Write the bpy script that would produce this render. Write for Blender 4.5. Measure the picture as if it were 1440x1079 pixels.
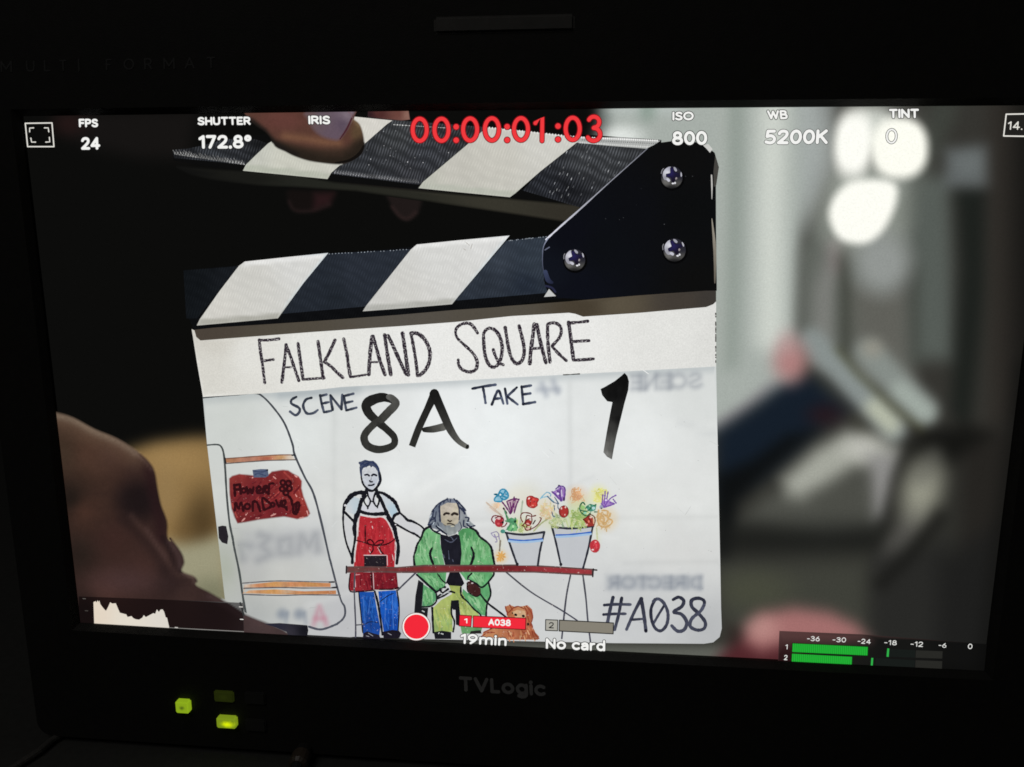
import bpy, bmesh, math, random
import numpy as np
from mathutils import Vector, Matrix, geometry
random.seed(4)
S = bpy.context.scene
C = S.collection
for o in list(bpy.data.objects):
    bpy.data.objects.remove(o)

# ------------------------------------------------------------------ camera, light, exposure
ZB = 0.1665                                   # height of the screen centre above the table
CAM_LOC = (0.0384381, -0.3326877, 0.0770285 + ZB)
CAM_ROT = (1.35874566, 0.00131127, 0.10774067)
FPX = 1220.14                                 # focal length in pixels of a 1440 wide picture
cd = bpy.data.cameras.new('camera')
cam = bpy.data.objects.new('camera', cd)
C.objects.link(cam)
cam.location = CAM_LOC
cam.rotation_euler = CAM_ROT
cd.sensor_width = 36
cd.lens = FPX / 1440 * 36
cd.clip_start = 0.01
cd.clip_end = 100
S.camera = cam
w = bpy.data.worlds.new('World')
S.world = w
w.use_nodes = True
bg = w.node_tree.nodes['Background']
bg.inputs[0].default_value = (0.9, 0.95, 1, 1)
bg.inputs[1].default_value = 0.001            # a dark room
S.view_settings.view_transform = 'Standard'
S.view_settings.look = 'None'
S.view_settings.exposure = 0
S.view_settings.gamma = 1
try:
    S.view_settings.use_curve_mapping = False
except Exception:
    pass
ld = bpy.data.lights.new('room_fill', 'AREA')  # weak fill added so the casing shows in the dark room, from behind the camera
ld.energy = 2.5
ld.size = 0.8
ld.color = (1, 0.97, 0.92)
lo = bpy.data.objects.new('room_fill', ld)
C.objects.link(lo)
lo.location = (-0.5, -1.1, 1.5)
lo.rotation_euler = Vector((0.5, 1.1, -1.35)).to_track_quat('-Z', 'Y').to_euler()
S.cycles.filter_width = 1.7

# ------------------------------------------------------------------ the screen plane
ROT = cam.rotation_euler.to_matrix()
RN = np.array(ROT)
CL = np.array(CAM_LOC)


def P(x, y, d=0.0):
    """points measured on the picture -> points of the plane d metres in front of the panel"""
    x = np.asarray(x, float); y = np.asarray(y, float)
    v = np.stack([(x - 720) / FPX, -(y - 539.5) / FPX, -np.ones_like(x)], -1) @ RN.T
    t = (-d - CL[1]) / v[..., 1]
    return CL + t[..., None] * v


def PT(x, y, z=0.0):
    v = RN @ np.array([(x - 720) / FPX, -(y - 539.5) / FPX, -1])
    return CL + v * ((z - CL[2]) / v[2])


def Z(ox, oy, s, pts):
    return [(ox + x / s, oy + y / s) for x, y in pts]


def lin(c):
    c = np.clip(np.asarray(c, float) / 255.0, 0, 1)
    return np.where(c <= 0.04045, c / 12.92, ((c + 0.055) / 1.055) ** 2.4)


# ------------------------------------------------------------------ colour fields (what the panel displays)
def segdist(x, y, pts, closed):
    n = len(pts); best = np.full(x.shape, 1e9)
    for i in range(n if closed else n - 1):
        ax, ay = pts[i]; bx, by = pts[(i + 1) % n]
        dx, dy = bx - ax, by - ay
        L = dx * dx + dy * dy + 1e-9
        t = np.clip(((x - ax) * dx + (y - ay) * dy) / L, 0, 1)
        best = np.minimum(best, np.hypot(x - ax - t * dx, y - ay - t * dy))
    return best


def inside(x, y, pts):
    n = len(pts); r = np.zeros(x.shape, bool)
    for i in range(n):
        ax, ay = pts[i]; bx, by = pts[(i + 1) % n]
        c = ((ay > y) != (by > y))
        with np.errstate(divide='ignore', invalid='ignore'):
            xi = (bx - ax) * (y - ay) / ((by - ay) if by != ay else 1e-9) + ax
        r ^= c & (x < xi)
    return r


def sstep(t):
    t = np.clip(t, 0, 1)
    return t * t * (3 - 2 * t)


class Field:
    def __init__(self, base): self.base = base; self.ops = []
    def poly(self, pts, col, blur, op=1.0): self.ops.append(('p', pts, col, blur, op)); return self
    def ell(self, cx, cy, rx, ry, col, blur, op=1.0, ang=0, n=2.0): self.ops.append(('e', (cx, cy, rx, ry, math.radians(ang), n), col, blur, op)); return self
    def line(self, pts, wd, col, blur, op=1.0): self.ops.append(('l', (pts, wd), col, blur, op)); return self
    def alpha(self, o, x, y):
        k, g, col, blur, op = o
        if k == 'p':
            d = segdist(x, y, g, True); sd = np.where(inside(x, y, g), d, -d)
        elif k == 'e':
            cx, cy, rx, ry, a, n = g
            u = (x - cx) * math.cos(a) + (y - cy) * math.sin(a); v = -(x - cx) * math.sin(a) + (y - cy) * math.cos(a)
            q = (np.abs(u / rx) ** n + np.abs(v / ry) ** n) ** (1 / n); sd = (1 - q) * min(rx, ry)
        else:
            sd = g[1] / 2 - segdist(x, y, g[0], False)
        return sstep(0.5 + sd / blur) * op
    def __call__(self, x, y):
        x = np.asarray(x, float); y = np.asarray(y, float)
        out = self.base(x, y) if callable(self.base) else np.tile(np.array(self.base, float), x.shape + (1,))
        for o in self.ops:
            a = self.alpha(o, x, y)[..., None]
            c = o[2](x, y) if callable(o[2]) else np.array(o[2], float)
            out = out * (1 - a) + c * a
        return out


def idw(samples, p=2.6):
    sx = np.array([s[0] for s in samples], float); sy = np.array([s[1] for s in samples], float)
    sc = np.array([s[2] for s in samples], float)
    def f(x, y):
        x = np.asarray(x, float); y = np.asarray(y, float)
        d = np.hypot(x[..., None] - sx, y[..., None] - sy) + 4
        wt = d ** -p
        return (wt[..., None] * sc).sum(-2) / wt.sum(-1)[..., None]
    return f


def const(c):
    c = np.array(c, float)
    return lambda x, y: np.tile(c, np.shape(x) + (1,))


# ------------------------------------------------------------------ mesh builder for displayed pieces
LAYER = [0.00002]


def smooth(pts, n=6):
    if len(pts) < 3: 
        return list(pts)
    out = []
    P_ = [pts[0]] + list(pts) + [pts[-1]]
    if pts[0] == pts[-1]:
        P_ = [pts[-2]] + list(pts) + [pts[1]]
    for i in range(1, len(P_) - 2):
        a, b, c, d = [np.array(q, float) for q in P_[i - 1:i + 3]]
        for k in range(n):
            t = k / n
            out.append(tuple(0.5 * (2 * b + (c - a) * t + (2 * a - 5 * b + 4 * c - d) * t * t + (3 * b - a - 3 * c + d) * t ** 3)))
    out.append(tuple(pts[-1]))
    return out


class Piece:
    """flat lit shapes of the displayed picture, gathered into one mesh"""
    def __init__(self): self.v = []; self.c = []; self.f = []
    def _add(self, xy, cols, faces):
        LAYER[0] += 0.45e-6
        xy = np.asarray(xy, float)
        b = len(self.v)
        self.v.extend(P(xy[:, 0], xy[:, 1], LAYER[0]).tolist())
        self.c.extend(np.asarray(cols, float).tolist())
        self.f.extend([tuple(b + i for i in f) for f in faces])
    def fill(self, pts, col, step=0, feather=0, under=None, curve=0):
        if curve: pts = smooth(list(pts) + [pts[0]], curve)[:-1]
        pts = [tuple(map(float, p)) for p in pts]
        area = sum(pts[i][0] * pts[(i + 1) % len(pts)][1] - pts[(i + 1) % len(pts)][0] * pts[i][1] for i in range(len(pts)))
        if area < 0: pts = pts[::-1]
        fn = col if callable(col) else const(col)
        core = pts
        if feather:
            n = len(pts); N = []
            for i in range(n):
                a = np.array(pts[i - 1]); b = np.array(pts[(i + 1) % n]); t = b - a; t /= np.hypot(*t) + 1e-9
                N.append(np.array([t[1], -t[0]]))
            core = [tuple(np.array(p) - q * feather / 2) for p, q in zip(pts, N)]
            outer = [tuple(np.array(p) + q * feather / 2) for p, q in zip(pts, N)]
            xy = np.array(core + outer)
            cc = np.concatenate([fn(xy[:n, 0], xy[:n, 1]), under(xy[n:, 0], xy[n:, 1])])
            self._add(xy, cc, [(i, (i + 1) % n, n + (i + 1) % n, n + i) for i in range(n)])
        vs = [Vector(p) for p in core]
        if step:
            xs = [p[0] for p in core]; ys = [p[1] for p in core]
            gx, gy = np.meshgrid(np.arange(min(xs) + step * .6, max(xs), step), np.arange(min(ys) + step * .6, max(ys), step))
            gx = gx.ravel(); gy = gy.ravel()
            ok = inside(gx, gy, core)
            gx = gx[ok]; gy = gy[ok]
            if len(gx):
                ok = segdist(gx, gy, core, True) > step * .35
                vs += [Vector((a, b)) for a, b in zip(gx[ok], gy[ok])]
        r = geometry.delaunay_2d_cdt(vs, [], [list(range(len(core)))], 1, 1e-4)
        xy = np.array([(q.x, q.y) for q in r[0]])
        self._add(xy, fn(xy[:, 0], xy[:, 1]), r[2])
        return self
    def stroke(self, pts, wd, col, sm=6, caps=True, col2=None, jit=0.0):
        if sm and len(pts) > 2: pts = smooth(pts, sm)
        elif len(pts) == 2 and jit:
            a, b = pts; pts = [(a[0] + (b[0] - a[0]) * t / 6, a[1] + (b[1] - a[1]) * t / 6) for t in range(7)]
        p = np.array(pts, float)
        keep = np.r_[True, np.hypot(*np.diff(p, axis=0).T) > 1e-3]; p = p[keep]
        if len(p) < 2: return self
        n = len(p)
        loop = n > 4 and np.hypot(*(p[0] - p[-1])) < 0.02
        t = np.gradient(p, axis=0)
        if loop: t[0] = t[-1] = p[1] - p[-2]
        t /= np.hypot(t[:, 0], t[:, 1])[:, None] + 1e-9
        nn = np.stack([-t[:, 1], t[:, 0]], 1)
        s = np.linspace(0, 1, n)
        ww = np.interp(s, np.linspace(0, 1, len(wd)), wd) if isinstance(wd, (list, tuple)) else np.full(n, wd, float)
        if jit: ww = ww * (1 + np.array([random.uniform(-jit, jit) for _ in range(n)]))
        L = p + nn * ww[:, None] / 2; Rr = p - nn * ww[:, None] / 2
        if callable(col): cs = col(p[:, 0], p[:, 1])
        elif col2 is not None: cs = np.outer(1 - s, col) + np.outer(s, col2)
        else: cs = np.tile(np.array(col, float), (n, 1))
        xy = list(map(tuple, L)) + list(map(tuple, Rr)); cc = list(cs) + list(cs)
        fs = [(i, i + 1, n + i + 1, n + i) for i in range(n - 1)]
        if caps and not loop:
            for end, sg in ((0, -1), (n - 1, 1)):
                b = len(xy); m = 5
                a0 = math.atan2(nn[end][1], nn[end][0])
                for k in range(1, m):
                    a = a0 - sg * math.pi * k / m
                    xy.append((p[end][0] + math.cos(a) * ww[end] / 2, p[end][1] + math.sin(a) * ww[end] / 2)); cc.append(cs[end])
                fs.append(tuple([end] + list(range(b, b + m - 1)) + [n + end]))
        self._add(xy, cc, fs)
        return self
    def strokes(self, lst, wd, col, **k):
        for q in lst: self.stroke(q, wd, col, **k)
        return self
    def ell(self, cx, cy, rx, ry, col, n=28, ang=0, step=0):
        a = math.radians(ang)
        pts = [(cx + rx * math.cos(t) * math.cos(a) - ry * math.sin(t) * math.sin(a), cy + rx * math.cos(t) * math.sin(a) + ry * math.sin(t) * math.cos(a)) for t in np.linspace(0, 2 * math.pi, n, endpoint=False)]
        return self.fill(pts, col, step)
    def ring(self, cx, cy, rx, ry, wd, col, n=24, ang=0, jit=0):
        a = math.radians(ang)
        pts = [(cx + rx * math.cos(t) * math.cos(a) - ry * math.sin(t) * math.sin(a), cy + rx * math.cos(t) * math.sin(a) + ry * math.sin(t) * math.cos(a)) for t in np.linspace(0, 2 * math.pi, n + 1)]
        return self.stroke(pts, wd, col, sm=0, caps=False, jit=jit)
    def text(self, s, BL, BR, TL, col, weight=.19, outline=None, ow=1.4, gap=.27, rel=0):
        """monoline rounded lettering: BL, BR, TL are the corners of the inked area of the capitals"""
        BL, BR, TL = [np.array(q, float) for q in (BL, BR, TL)]
        hh = np.hypot(*(TL - BL)); wd = weight * hh
        run = []; x = 0.0
        for ch in s:
            gw, st = FONT[ch]
            run.append((x, st)); x += gw + gap
        x -= gap
        ex = (BR - BL) / np.hypot(*(BR - BL)); ey = (TL - BL) / hh
        wtot = np.hypot(*(BR - BL)) - wd
        O = BL + ex * wd / 2 + ey * wd / 2
        kx = wtot / x; ky = hh - wd
        mp = lambda pts, x0: [tuple(O + ex * kx * (px + x0) + ey * ky * py) for px, py in pts]
        for w_, c in (([(wd + ow, outline)] if outline is not None else []) + [(wd, col)]):
            for x0, st in run:
                for q in st:
                    if len(q) == 1:
                        a = mp(q, x0)[0]; self.ell(a[0], a[1], w_ * .58, w_ * .58, c, n=12)
                    else: self.stroke(mp(q, x0), w_, c, sm=5 if len(q) > 3 else 0, jit=0)
        return self
    def build(self, name, mat, parent, label=None):
        me = bpy.data.meshes.new(name)
        me.from_pydata(self.v, [], self.f)
        me.update()
        at = me.color_attributes.new('Col', 'FLOAT_COLOR', 'POINT')
        cc = np.array(self.c)
        if mat in (PF, PI, PK):                         # the panel shows the pen colours a little dull
            lu = cc @ np.array((.3, .59, .11)); cc = (lu[:, None] + (cc - lu[:, None]) * .84) * .965
        c = np.ones((len(self.v), 4)); c[:, :3] = lin(cc)
        at.data.foreach_set('color', c.ravel())
        me.materials.append(mat)
        o = bpy.data.objects.new(name, me)
        C.objects.link(o)
        o.parent = parent
        if label: o['label'] = label
        return o


def oval(cx, cy, rx, ry, a0=0, a1=360, n=16):
    return [(cx + rx * math.cos(math.radians(a0 + (a1 - a0) * k / n)), cy + ry * math.sin(math.radians(a0 + (a1 - a0) * k / n))) for k in range(n + 1)]


STEM = [(0, 0), (0, 1)]
FONT = {
    ' ': (.12, []), '.': (.02, [[(0, 0)]]), '-': (.34, [[(0, .42), (.34, .42)]]), '°': (.30, [oval(.15, .82, .15, .17)]),
    'F': (.48, [STEM, [(0, 1), (.48, 1)], [(0, .5), (.42, .5)]]), 'E': (.48, [STEM, [(0, 1), (.48, 1)], [(0, .5), (.42, .5)], [(0, 0), (.48, 0)]]),
    'P': (.54, [STEM, [(0, 1), (.28, 1), (.48, .94), (.54, .74), (.48, .54), (.28, .46), (0, .46)]]),
    'R': (.56, [STEM, [(0, 1), (.28, 1), (.48, .94), (.54, .74), (.48, .54), (.28, .47), (0, .47)], [(.28, .47), (.56, 0)]]),
    'S': (.56, [[(.54, .86), (.42, .98), (.22, .99), (.06, .88), (.05, .7), (.18, .57), (.4, .46), (.55, .33), (.54, .12), (.38, .0), (.16, .02), (0, .14)]]),
    'H': (.6, [STEM, [(.6, 0), (.6, 1)], [(0, .5), (.6, .5)]]), 'U': (.6, [[(0, 1), (0, .38), (.07, .1), (.3, 0), (.53, .1), (.6, .38), (.6, 1)]]),
    'T': (.62, [[(0, 1), (.62, 1)], [(.31, 1), (.31, 0)]]), 'I': (.0, [STEM]), 'O': (.86, [oval(.43, .5, .43, .5, n=24)]),
    'W': (1.0, [[(0, 1), (.26, 0)], [(.26, 0), (.5, .96)], [(.5, .96), (.74, 0)], [(.74, 0), (1, 1)]]),
    'B': (.58, [STEM, [(0, 1), (.3, 1), (.48, .93), (.5, .76), (.44, .6), (.28, .54), (0, .54)], [(.28, .54), (.5, .46), (.58, .28), (.5, .06), (.3, 0), (0, 0)]]),
    'K': (.58, [STEM, [(.54, 1), (0, .42)], [(.18, .6), (.58, 0)]]), 'N': (.62, [STEM, [(0, 1), (.62, 0)], [(.62, 0), (.62, 1)]]),
    'A': (.68, [[(0, 0), (.34, 1)], [(.34, 1), (.68, 0)], [(.13, .33), (.55, .33)]]), 'M': (.76, [STEM, [(0, 1), (.38, .25)], [(.38, .25), (.76, 1)], [(.76, 0), (.76, 1)]]),
    'L': (.4, [STEM, [(0, 0), (.4, 0)]]), 'V': (.7, [[(0, 1), (.35, 0)], [(.35, 0), (.7, 1)]]),
    '0': (.58, [oval(.29, .5, .29, .5, n=20)]), '1': (.26, [[(0, .8), (.24, 1)], [(.24, 1), (.24, 0)]]),
    '2': (.56, [[(.02, .78), (.12, .95), (.3, 1), (.47, .93), (.53, .74), (.45, .52), (.24, .26), (0, 0)], [(0, 0), (.56, 0)]]),
    '3': (.54, [[(.02, .86), (.16, .98), (.34, .99), (.48, .88), (.48, .7), (.36, .56), (.18, .53)], [(.18, .53), (.4, .49), (.53, .34), (.52, .14), (.36, .01), (.16, .01), (0, .12)]]),
    '4': (.62, [[(.45, 0), (.45, 1)], [(.45, 1), (0, .27)], [(0, .27), (.62, .27)]]),
    '5': (.54, [[(.5, 1), (.09, 1)], [(.09, 1), (.05, .54)], [(.05, .54), (.26, .61), (.45, .53), (.54, .33), (.47, .1), (.26, 0), (0, .08)]]),
    '6': (.56, [oval(.28, .31, .28, .31), [(.42, 1), (.2, .74), (.04, .46), (0, .31)]]), '7': (.54, [[(0, 1), (.54, 1)], [(.54, 1), (.18, 0)]]),
    '8': (.56, [oval(.28, .76, .22, .24), oval(.28, .26, .28, .26)]), '9': (.56, [oval(.28, .69, .28, .31), [(.56, .69), (.52, .5), (.36, .24), (.14, 0)]]),
    'm': (.84, [[(0, 0), (0, .7)], [(0, .42), (.06, .6), (.2, .7), (.36, .66), (.42, .48), (.42, 0)], [(.42, .42), (.48, .6), (.62, .7), (.78, .66), (.84, .48), (.84, 0)]]),
    'n': (.46, [[(0, 0), (0, .7)], [(0, .42), (.06, .6), (.22, .7), (.4, .66), (.46, .48), (.46, 0)]]), 'i': (.0, [[(0, 0), (0, .7)], [(0, .98)]]),
    'o': (.58, [oval(.29, .35, .29, .35, n=20)]), 'c': (.46, [oval(.29, .35, .29, .35, 48, 312, n=14)]),
    'a': (.46, [[(.04, .6), (.2, .7), (.38, .66), (.46, .48), (.46, 0)], [(.46, .4), (.22, .4), (.04, .3), (.02, .12), (.14, .0), (.32, .04), (.46, .2)]]),
    'r': (.28, [[(0, 0), (0, .7)], [(0, .4), (.08, .6), (.18, .68), (.28, .7)]]), 'd': (.54, [oval(.27, .35, .27, .35), [(.54, 0), (.54, 1.06)]]),
    'g': (.54, [oval(.27, .35, .27, .35), [(.54, .7), (.54, 0), (.48, -.22), (.28, -.3), (.06, -.22)]]), 'l': (.0, [[(0, 0), (0, 1.05)]]),
}


# ------------------------------------------------------------------ materials
def nodes(name):
    m = bpy.data.materials.new(name); m.use_nodes = True
    nt = m.node_tree; nt.nodes.clear()
    out = nt.nodes.new('ShaderNodeOutputMaterial')
    return m, nt, out


def math_(nt, op, a, b=None, c=None):
    n = nt.nodes.new('ShaderNodeMath'); n.operation = op
    for i, q in enumerate((a, b, c)):
        if q is None: continue
        if isinstance(q, (int, float)): n.inputs[i].default_value = q
        else: nt.links.new(q, n.inputs[i])
    return n.outputs[0]


def noise(nt, scale, detail=2, stretch=None, rough=0.6, rot=0):
    tc = nt.nodes.new('ShaderNodeTexCoord'); mp = nt.nodes.new('ShaderNodeMapping')
    if stretch: mp.inputs['Scale'].default_value = stretch
    mp.inputs['Rotation'].default_value = (0, rot, 0)
    nt.links.new(tc.outputs['Object'], mp.inputs[0])
    n = nt.nodes.new('ShaderNodeTexNoise')
    n.inputs['Scale'].default_value = scale; n.inputs['Detail'].default_value = detail; n.inputs['Roughness'].default_value = rough
    nt.links.new(mp.outputs[0], n.inputs['Vector'])
    return n.outputs['Fac']


def pixel_mat(name, layers, speck=None, moire=0):
    """lit panel pixels: the displayed colour times a fine grain"""
    m, nt, out = nodes(name)
    at = nt.nodes.new('ShaderNodeAttribute'); at.attribute_name = 'Col'
    gain = None
    for sc, amt, st in layers:
        g = math_(nt, 'MULTIPLY_ADD', math_(nt, 'SUBTRACT', noise(nt, sc, 2, st), 0.5), amt * 3, 1.0)
        gain = g if gain is None else math_(nt, 'MULTIPLY', gain, g)
    if moire:
        tc = nt.nodes.new('ShaderNodeTexCoord'); mp = nt.nodes.new('ShaderNodeMapping')
        mp.inputs['Rotation'].default_value = (0, math.radians(-22), 0)
        nt.links.new(tc.outputs['Object'], mp.inputs[0])
        wv = nt.nodes.new('ShaderNodeTexWave'); wv.bands_direction = 'X'
        wv.inputs['Scale'].default_value = 300; wv.inputs['Distortion'].default_value = 3.5
        wv.inputs['Detail'].default_value = 1; wv.inputs['Detail Scale'].default_value = 0.35
        nt.links.new(mp.outputs[0], wv.inputs['Vector'])
        w2 = nt.nodes.new('ShaderNodeTexWave'); w2.bands_direction = 'Z'
        w2.inputs['Scale'].default_value = 75; w2.inputs['Distortion'].default_value = 7
        w2.inputs['Detail'].default_value = 2; w2.inputs['Detail Scale'].default_value = 1.0
        nt.links.new(mp.outputs[0], w2.inputs['Vector'])
        pat = math_(nt, 'MULTIPLY', math_(nt, 'POWER', wv.outputs['Fac'], 1.6), math_(nt, 'MULTIPLY_ADD', w2.outputs['Fac'], 0.8, 0.2))
        g = math_(nt, 'MULTIPLY_ADD', pat, moire, 1 - moire * 0.22)
        gain = g if gain is None else math_(nt, 'MULTIPLY', gain, g)
    gain = math_(nt, 'MAXIMUM', gain if gain is not None else 1.0, 0.0)
    mx = nt.nodes.new('ShaderNodeMix'); mx.data_type = 'RGBA'; mx.blend_type = 'MULTIPLY'
    mx.inputs['Factor'].default_value = 1
    cb = nt.nodes.new('ShaderNodeCombineColor')
    for i in range(3): nt.links.new(gain, cb.inputs[i])
    nt.links.new(at.outputs['Color'], mx.inputs['A']); nt.links.new(cb.outputs[0], mx.inputs['B'])
    col = mx.outputs['Result']
    if speck:
        sc, lo_, hi_, c, amt = speck
        mr = nt.nodes.new('ShaderNodeMapRange')
        mr.inputs['From Min'].default_value = lo_; mr.inputs['From Max'].default_value = hi_; mr.inputs['To Max'].default_value = amt
        nt.links.new(noise(nt, sc, 2, None, 0.7), mr.inputs['Value'])
        m2 = nt.nodes.new('ShaderNodeMix'); m2.data_type = 'RGBA'
        nt.links.new(mr.outputs[0], m2.inputs['Factor']); nt.links.new(col, m2.inputs['A'])
        m2.inputs['B'].default_value = (*lin(c), 1)
        col = m2.outputs['Result']
    em = nt.nodes.new('ShaderNodeEmission')
    nt.links.new(col, em.inputs['Color'])
    nt.links.new(em.outputs[0], out.inputs[0])
    return m


PX = pixel_mat('panel_pixels', [(1500, 0.10, None), (500, 0.03, None)])
PHD = pixel_mat('panel_pixels_skin', [(1500, 0.10, None), (420, 0.06, None), (110, 0.07, None)])
PB = pixel_mat('panel_pixels_board', [(1300, 0.022, None), (160, 0.026, None), (40, 0.02, None)])
PTI = pixel_mat('panel_pixels_strip', [(1700, 0.12, None), (300, 0.03, None)], speck=(1900, 0.70, 0.80, (252, 252, 250), 0.6))
PO = pixel_mat('panel_pixels_overlay', [(900, 0.025, None)])
PI = pixel_mat('panel_pixels_ink', [(700, 0.28, (1, 1, 0.35)), (220, 0.2, None)])
PK = pixel_mat('panel_pixels_black_ink', [(800, 0.25, None)])
PF = pixel_mat('panel_pixels_felt_pen', [(500, 0.22, (1, 1, 0.4)), (150, 0.22, None)], speck=(1100, 0.66, 0.76, (238, 225, 215), 0.75))
PG = pixel_mat('panel_pixels_speckled_ink', [(1100, 0.35, None)], speck=(1500, 0.545, 0.66, (226, 222, 222), 0.80))
PM = pixel_mat('panel_pixels_ribbed', [(1200, 0.18, None), (230, 0.2, None), (70, 0.2, None)], moire=1.7)
PM2 = pixel_mat('panel_pixels_faint_ribs', [(1100, 0.10, None), (200, 0.12, None)], moire=0.45)
PW = pixel_mat('panel_pixels_white_paint', [(1100, 0.045, None), (150, 0.04, None), (420, 0.03, (1, 1, .4))], moire=0.13)


def plastic(name, col, rough, bump=0.0, spec=0.3):
    m, nt, out = nodes(name)
    b = nt.nodes.new('ShaderNodeBsdfPrincipled')
    n = noise(nt, 260, 4)
    cr = nt.nodes.new('ShaderNodeMix'); cr.data_type = 'RGBA'
    cr.inputs['A'].default_value = (*[c * 0.75 for c in col], 1); cr.inputs['B'].default_value = (*[c * 1.25 for c in col], 1)
    nt.links.new(n, cr.inputs['Factor']); nt.links.new(cr.outputs['Result'], b.inputs['Base Color'])
    b.inputs['Roughness'].default_value = rough
    b.inputs['Specular IOR Level'].default_value = spec
    if bump:
        bp = nt.nodes.new('ShaderNodeBump'); bp.inputs['Strength'].default_value = bump; bp.inputs['Distance'].default_value = 0.0004
        nt.links.new(noise(nt, 1800, 2), bp.inputs['Height']); nt.links.new(bp.outputs[0], b.inputs['Normal'])
    nt.links.new(b.outputs[0], out.inputs[0])
    return m


M_BODY = plastic('black_plastic', (0.022, 0.0215, 0.020), 0.6, 0.25, 0.15)
M_LOGO = plastic('grey_print', (0.25, 0.25, 0.25), 0.6)
M_FAINT = plastic('dim_print', (0.046, 0.046, 0.046), 0.6)
M_TALLY = plastic('smoked_plastic', (0.078, 0.076, 0.072), 0.4)
M_TABLE = plastic('worn_black_laminate', (0.055, 0.055, 0.052), 0.55, 0.3)
M_RUBBER = plastic('black_rubber', (0.02, 0.02, 0.02), 0.8)
M_METAL = plastic('dull_brass', (0.06, 0.045, 0.033), 0.45, 0.1, 0.6)
M_DARK = plastic('unlit_button', (0.035, 0.035, 0.033), 0.4)


def mesh_obj(name, bm, mat, parent=None):
    me = bpy.data.meshes.new(name); bm.to_mesh(me); bm.free()
    me.materials.append(mat)
    o = bpy.data.objects.new(name, me); C.objects.link(o); o.parent = parent
    return o


def box(bm, x0, x1, y0, y1, z0, z1, bev=0.0, seg=2):
    r = bmesh.ops.create_cube(bm, size=1)
    for v in r['verts']:
        v.co = Vector(((x0 + x1) / 2 + v.co.x * (x1 - x0), (y0 + y1) / 2 + v.co.y * (y1 - y0), (z0 + z1) / 2 + v.co.z * (z1 - z0)))
    if bev:
        es = {e for v in r['verts'] for e in v.link_edges}
        bmesh.ops.bevel(bm, geom=list(es), offset=bev, segments=seg, affect='EDGES')
    return bm


def rounded(x0, x1, z0, z1, r, n=6):
    out = []
    for cx, cz, a0 in ((x1 - r, z1 - r, 0), (x0 + r, z1 - r, 90), (x0 + r, z0 + r, 180), (x1 - r, z0 + r, 270)):
        for k in range(n + 1):
            a = math.radians(a0 + 90 * k / n); out.append((cx + r * math.cos(a), cz + r * math.sin(a)))
    return out


def tube(bm, pts, r, n=10):
    rings = []
    pts = [Vector(p) for p in pts]
    for i, p in enumerate(pts):
        t = (pts[min(i + 1, len(pts) - 1)] - pts[max(i - 1, 0)]).normalized()
        q = t.to_track_quat('Z', 'Y')
        rr = r[i] if isinstance(r, (list, tuple)) else r
        rings.append([bm.verts.new(p + q @ Vector((rr * math.cos(a), rr * math.sin(a), 0))) for a in [2 * math.pi * k / n for k in range(n)]])
    for a, b in zip(rings, rings[1:]):
        for k in range(n): bm.faces.new((a[k], a[(k + 1) % n], b[(k + 1) % n], b[k]))
    bm.faces.new(rings[0][::-1]); bm.faces.new(rings[-1])
    bmesh.ops.recalc_face_normals(bm, faces=bm.faces)
    return bm


# ------------------------------------------------------------------ the table
bm = bmesh.new()
box(bm, -1.1, 1.1, -0.75, 0.65, -0.03, 0.0, 0.003)
table = mesh_obj('table', bm, M_TABLE)
table['label'] = 'dark worn tabletop under the black monitor'
table['category'] = 'table'

# ------------------------------------------------------------------ the monitor body
mon = bpy.data.objects.new('field_monitor', None)
C.objects.link(mon)
mon['label'] = 'black field monitor with its lit screen showing a clapperboard'
mon['category'] = 'monitor'
XL, XR, ZL, ZT = -0.215, 0.215, 0.0034, 0.3195
bm = bmesh.new()
box(bm, XL + 0.002, XR - 0.002, 0.0045, 0.075, ZL + 0.001, ZT - 0.001, 0.006, 3)
mesh_obj('housing', bm, M_BODY, mon)
for s in (-1, 1):
    bm = bmesh.new()
    xa, xb = sorted((s * 0.2135, s * 0.166))
    box(bm, xa, xb, -0.001, 0.06, 0.0002, ZL + 0.0015, 0.0012)
    mesh_obj('rubber_foot', bm, M_RUBBER, mon)

# front frame: rounded outer edge, chamfered opening
QUAD = [(29, 163), (880, 152.2), (1484, 147.5), (1385, 944.5), (1160, 933.6), (960, 923.4), (745, 912.6), (400, 893.8), (112, 876.5)]
inn = P([q[0] for q in QUAD], [q[1] for q in QUAD], 0.0016)
cen = inn.mean(0)
n_in = len(inn)
mid = []
CORN = (0, 2, 3, n_in - 1)
for i in range(n_in):
    a, b = inn[i - 1], inn[(i + 1) % n_in]
    d = inn[i] - cen
    mid.append((inn[i][0] + math.copysign(0.0022, d[0]) * (i in CORN), -0.0042, inn[i][2] + math.copysign(0.0022, d[2])))
outer = rounded(XL, XR, ZL, ZT, 0.007)
bm = bmesh.new()
v2 = [Vector(q) for q in outer] + [Vector((q[0], q[2])) for q in mid]
no = len(outer)
r = geometry.delaunay_2d_cdt(v2, [], [list(range(no)), list(range(no, no + n_in))], 2, 1e-7)
V = [bm.verts.new((q.x, -0.0042, q.y)) for q in r[0]]
mpoly = [(q[0], q[2]) for q in mid]
for f in r[2]:
    cx = np.array([sum(r[0][i].x for i in f) / len(f)]); cz = np.array([sum(r[0][i].y for i in f) / len(f)])
    if not inside(cx, cz, mpoly)[0]: bm.faces.new([V[i] for i in f])
mv = [bm.verts.new(q) for q in mid]; iv = [bm.verts.new(tuple(q)) for q in inn]
bv = [bm.verts.new((q[0], 0.0044, q[2])) for q in inn]
for i in range(n_in):
    j = (i + 1) % n_in
    bm.faces.new((mv[i], mv[j], iv[j], iv[i])); bm.faces.new((iv[i], iv[j], bv[j], bv[i]))
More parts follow.
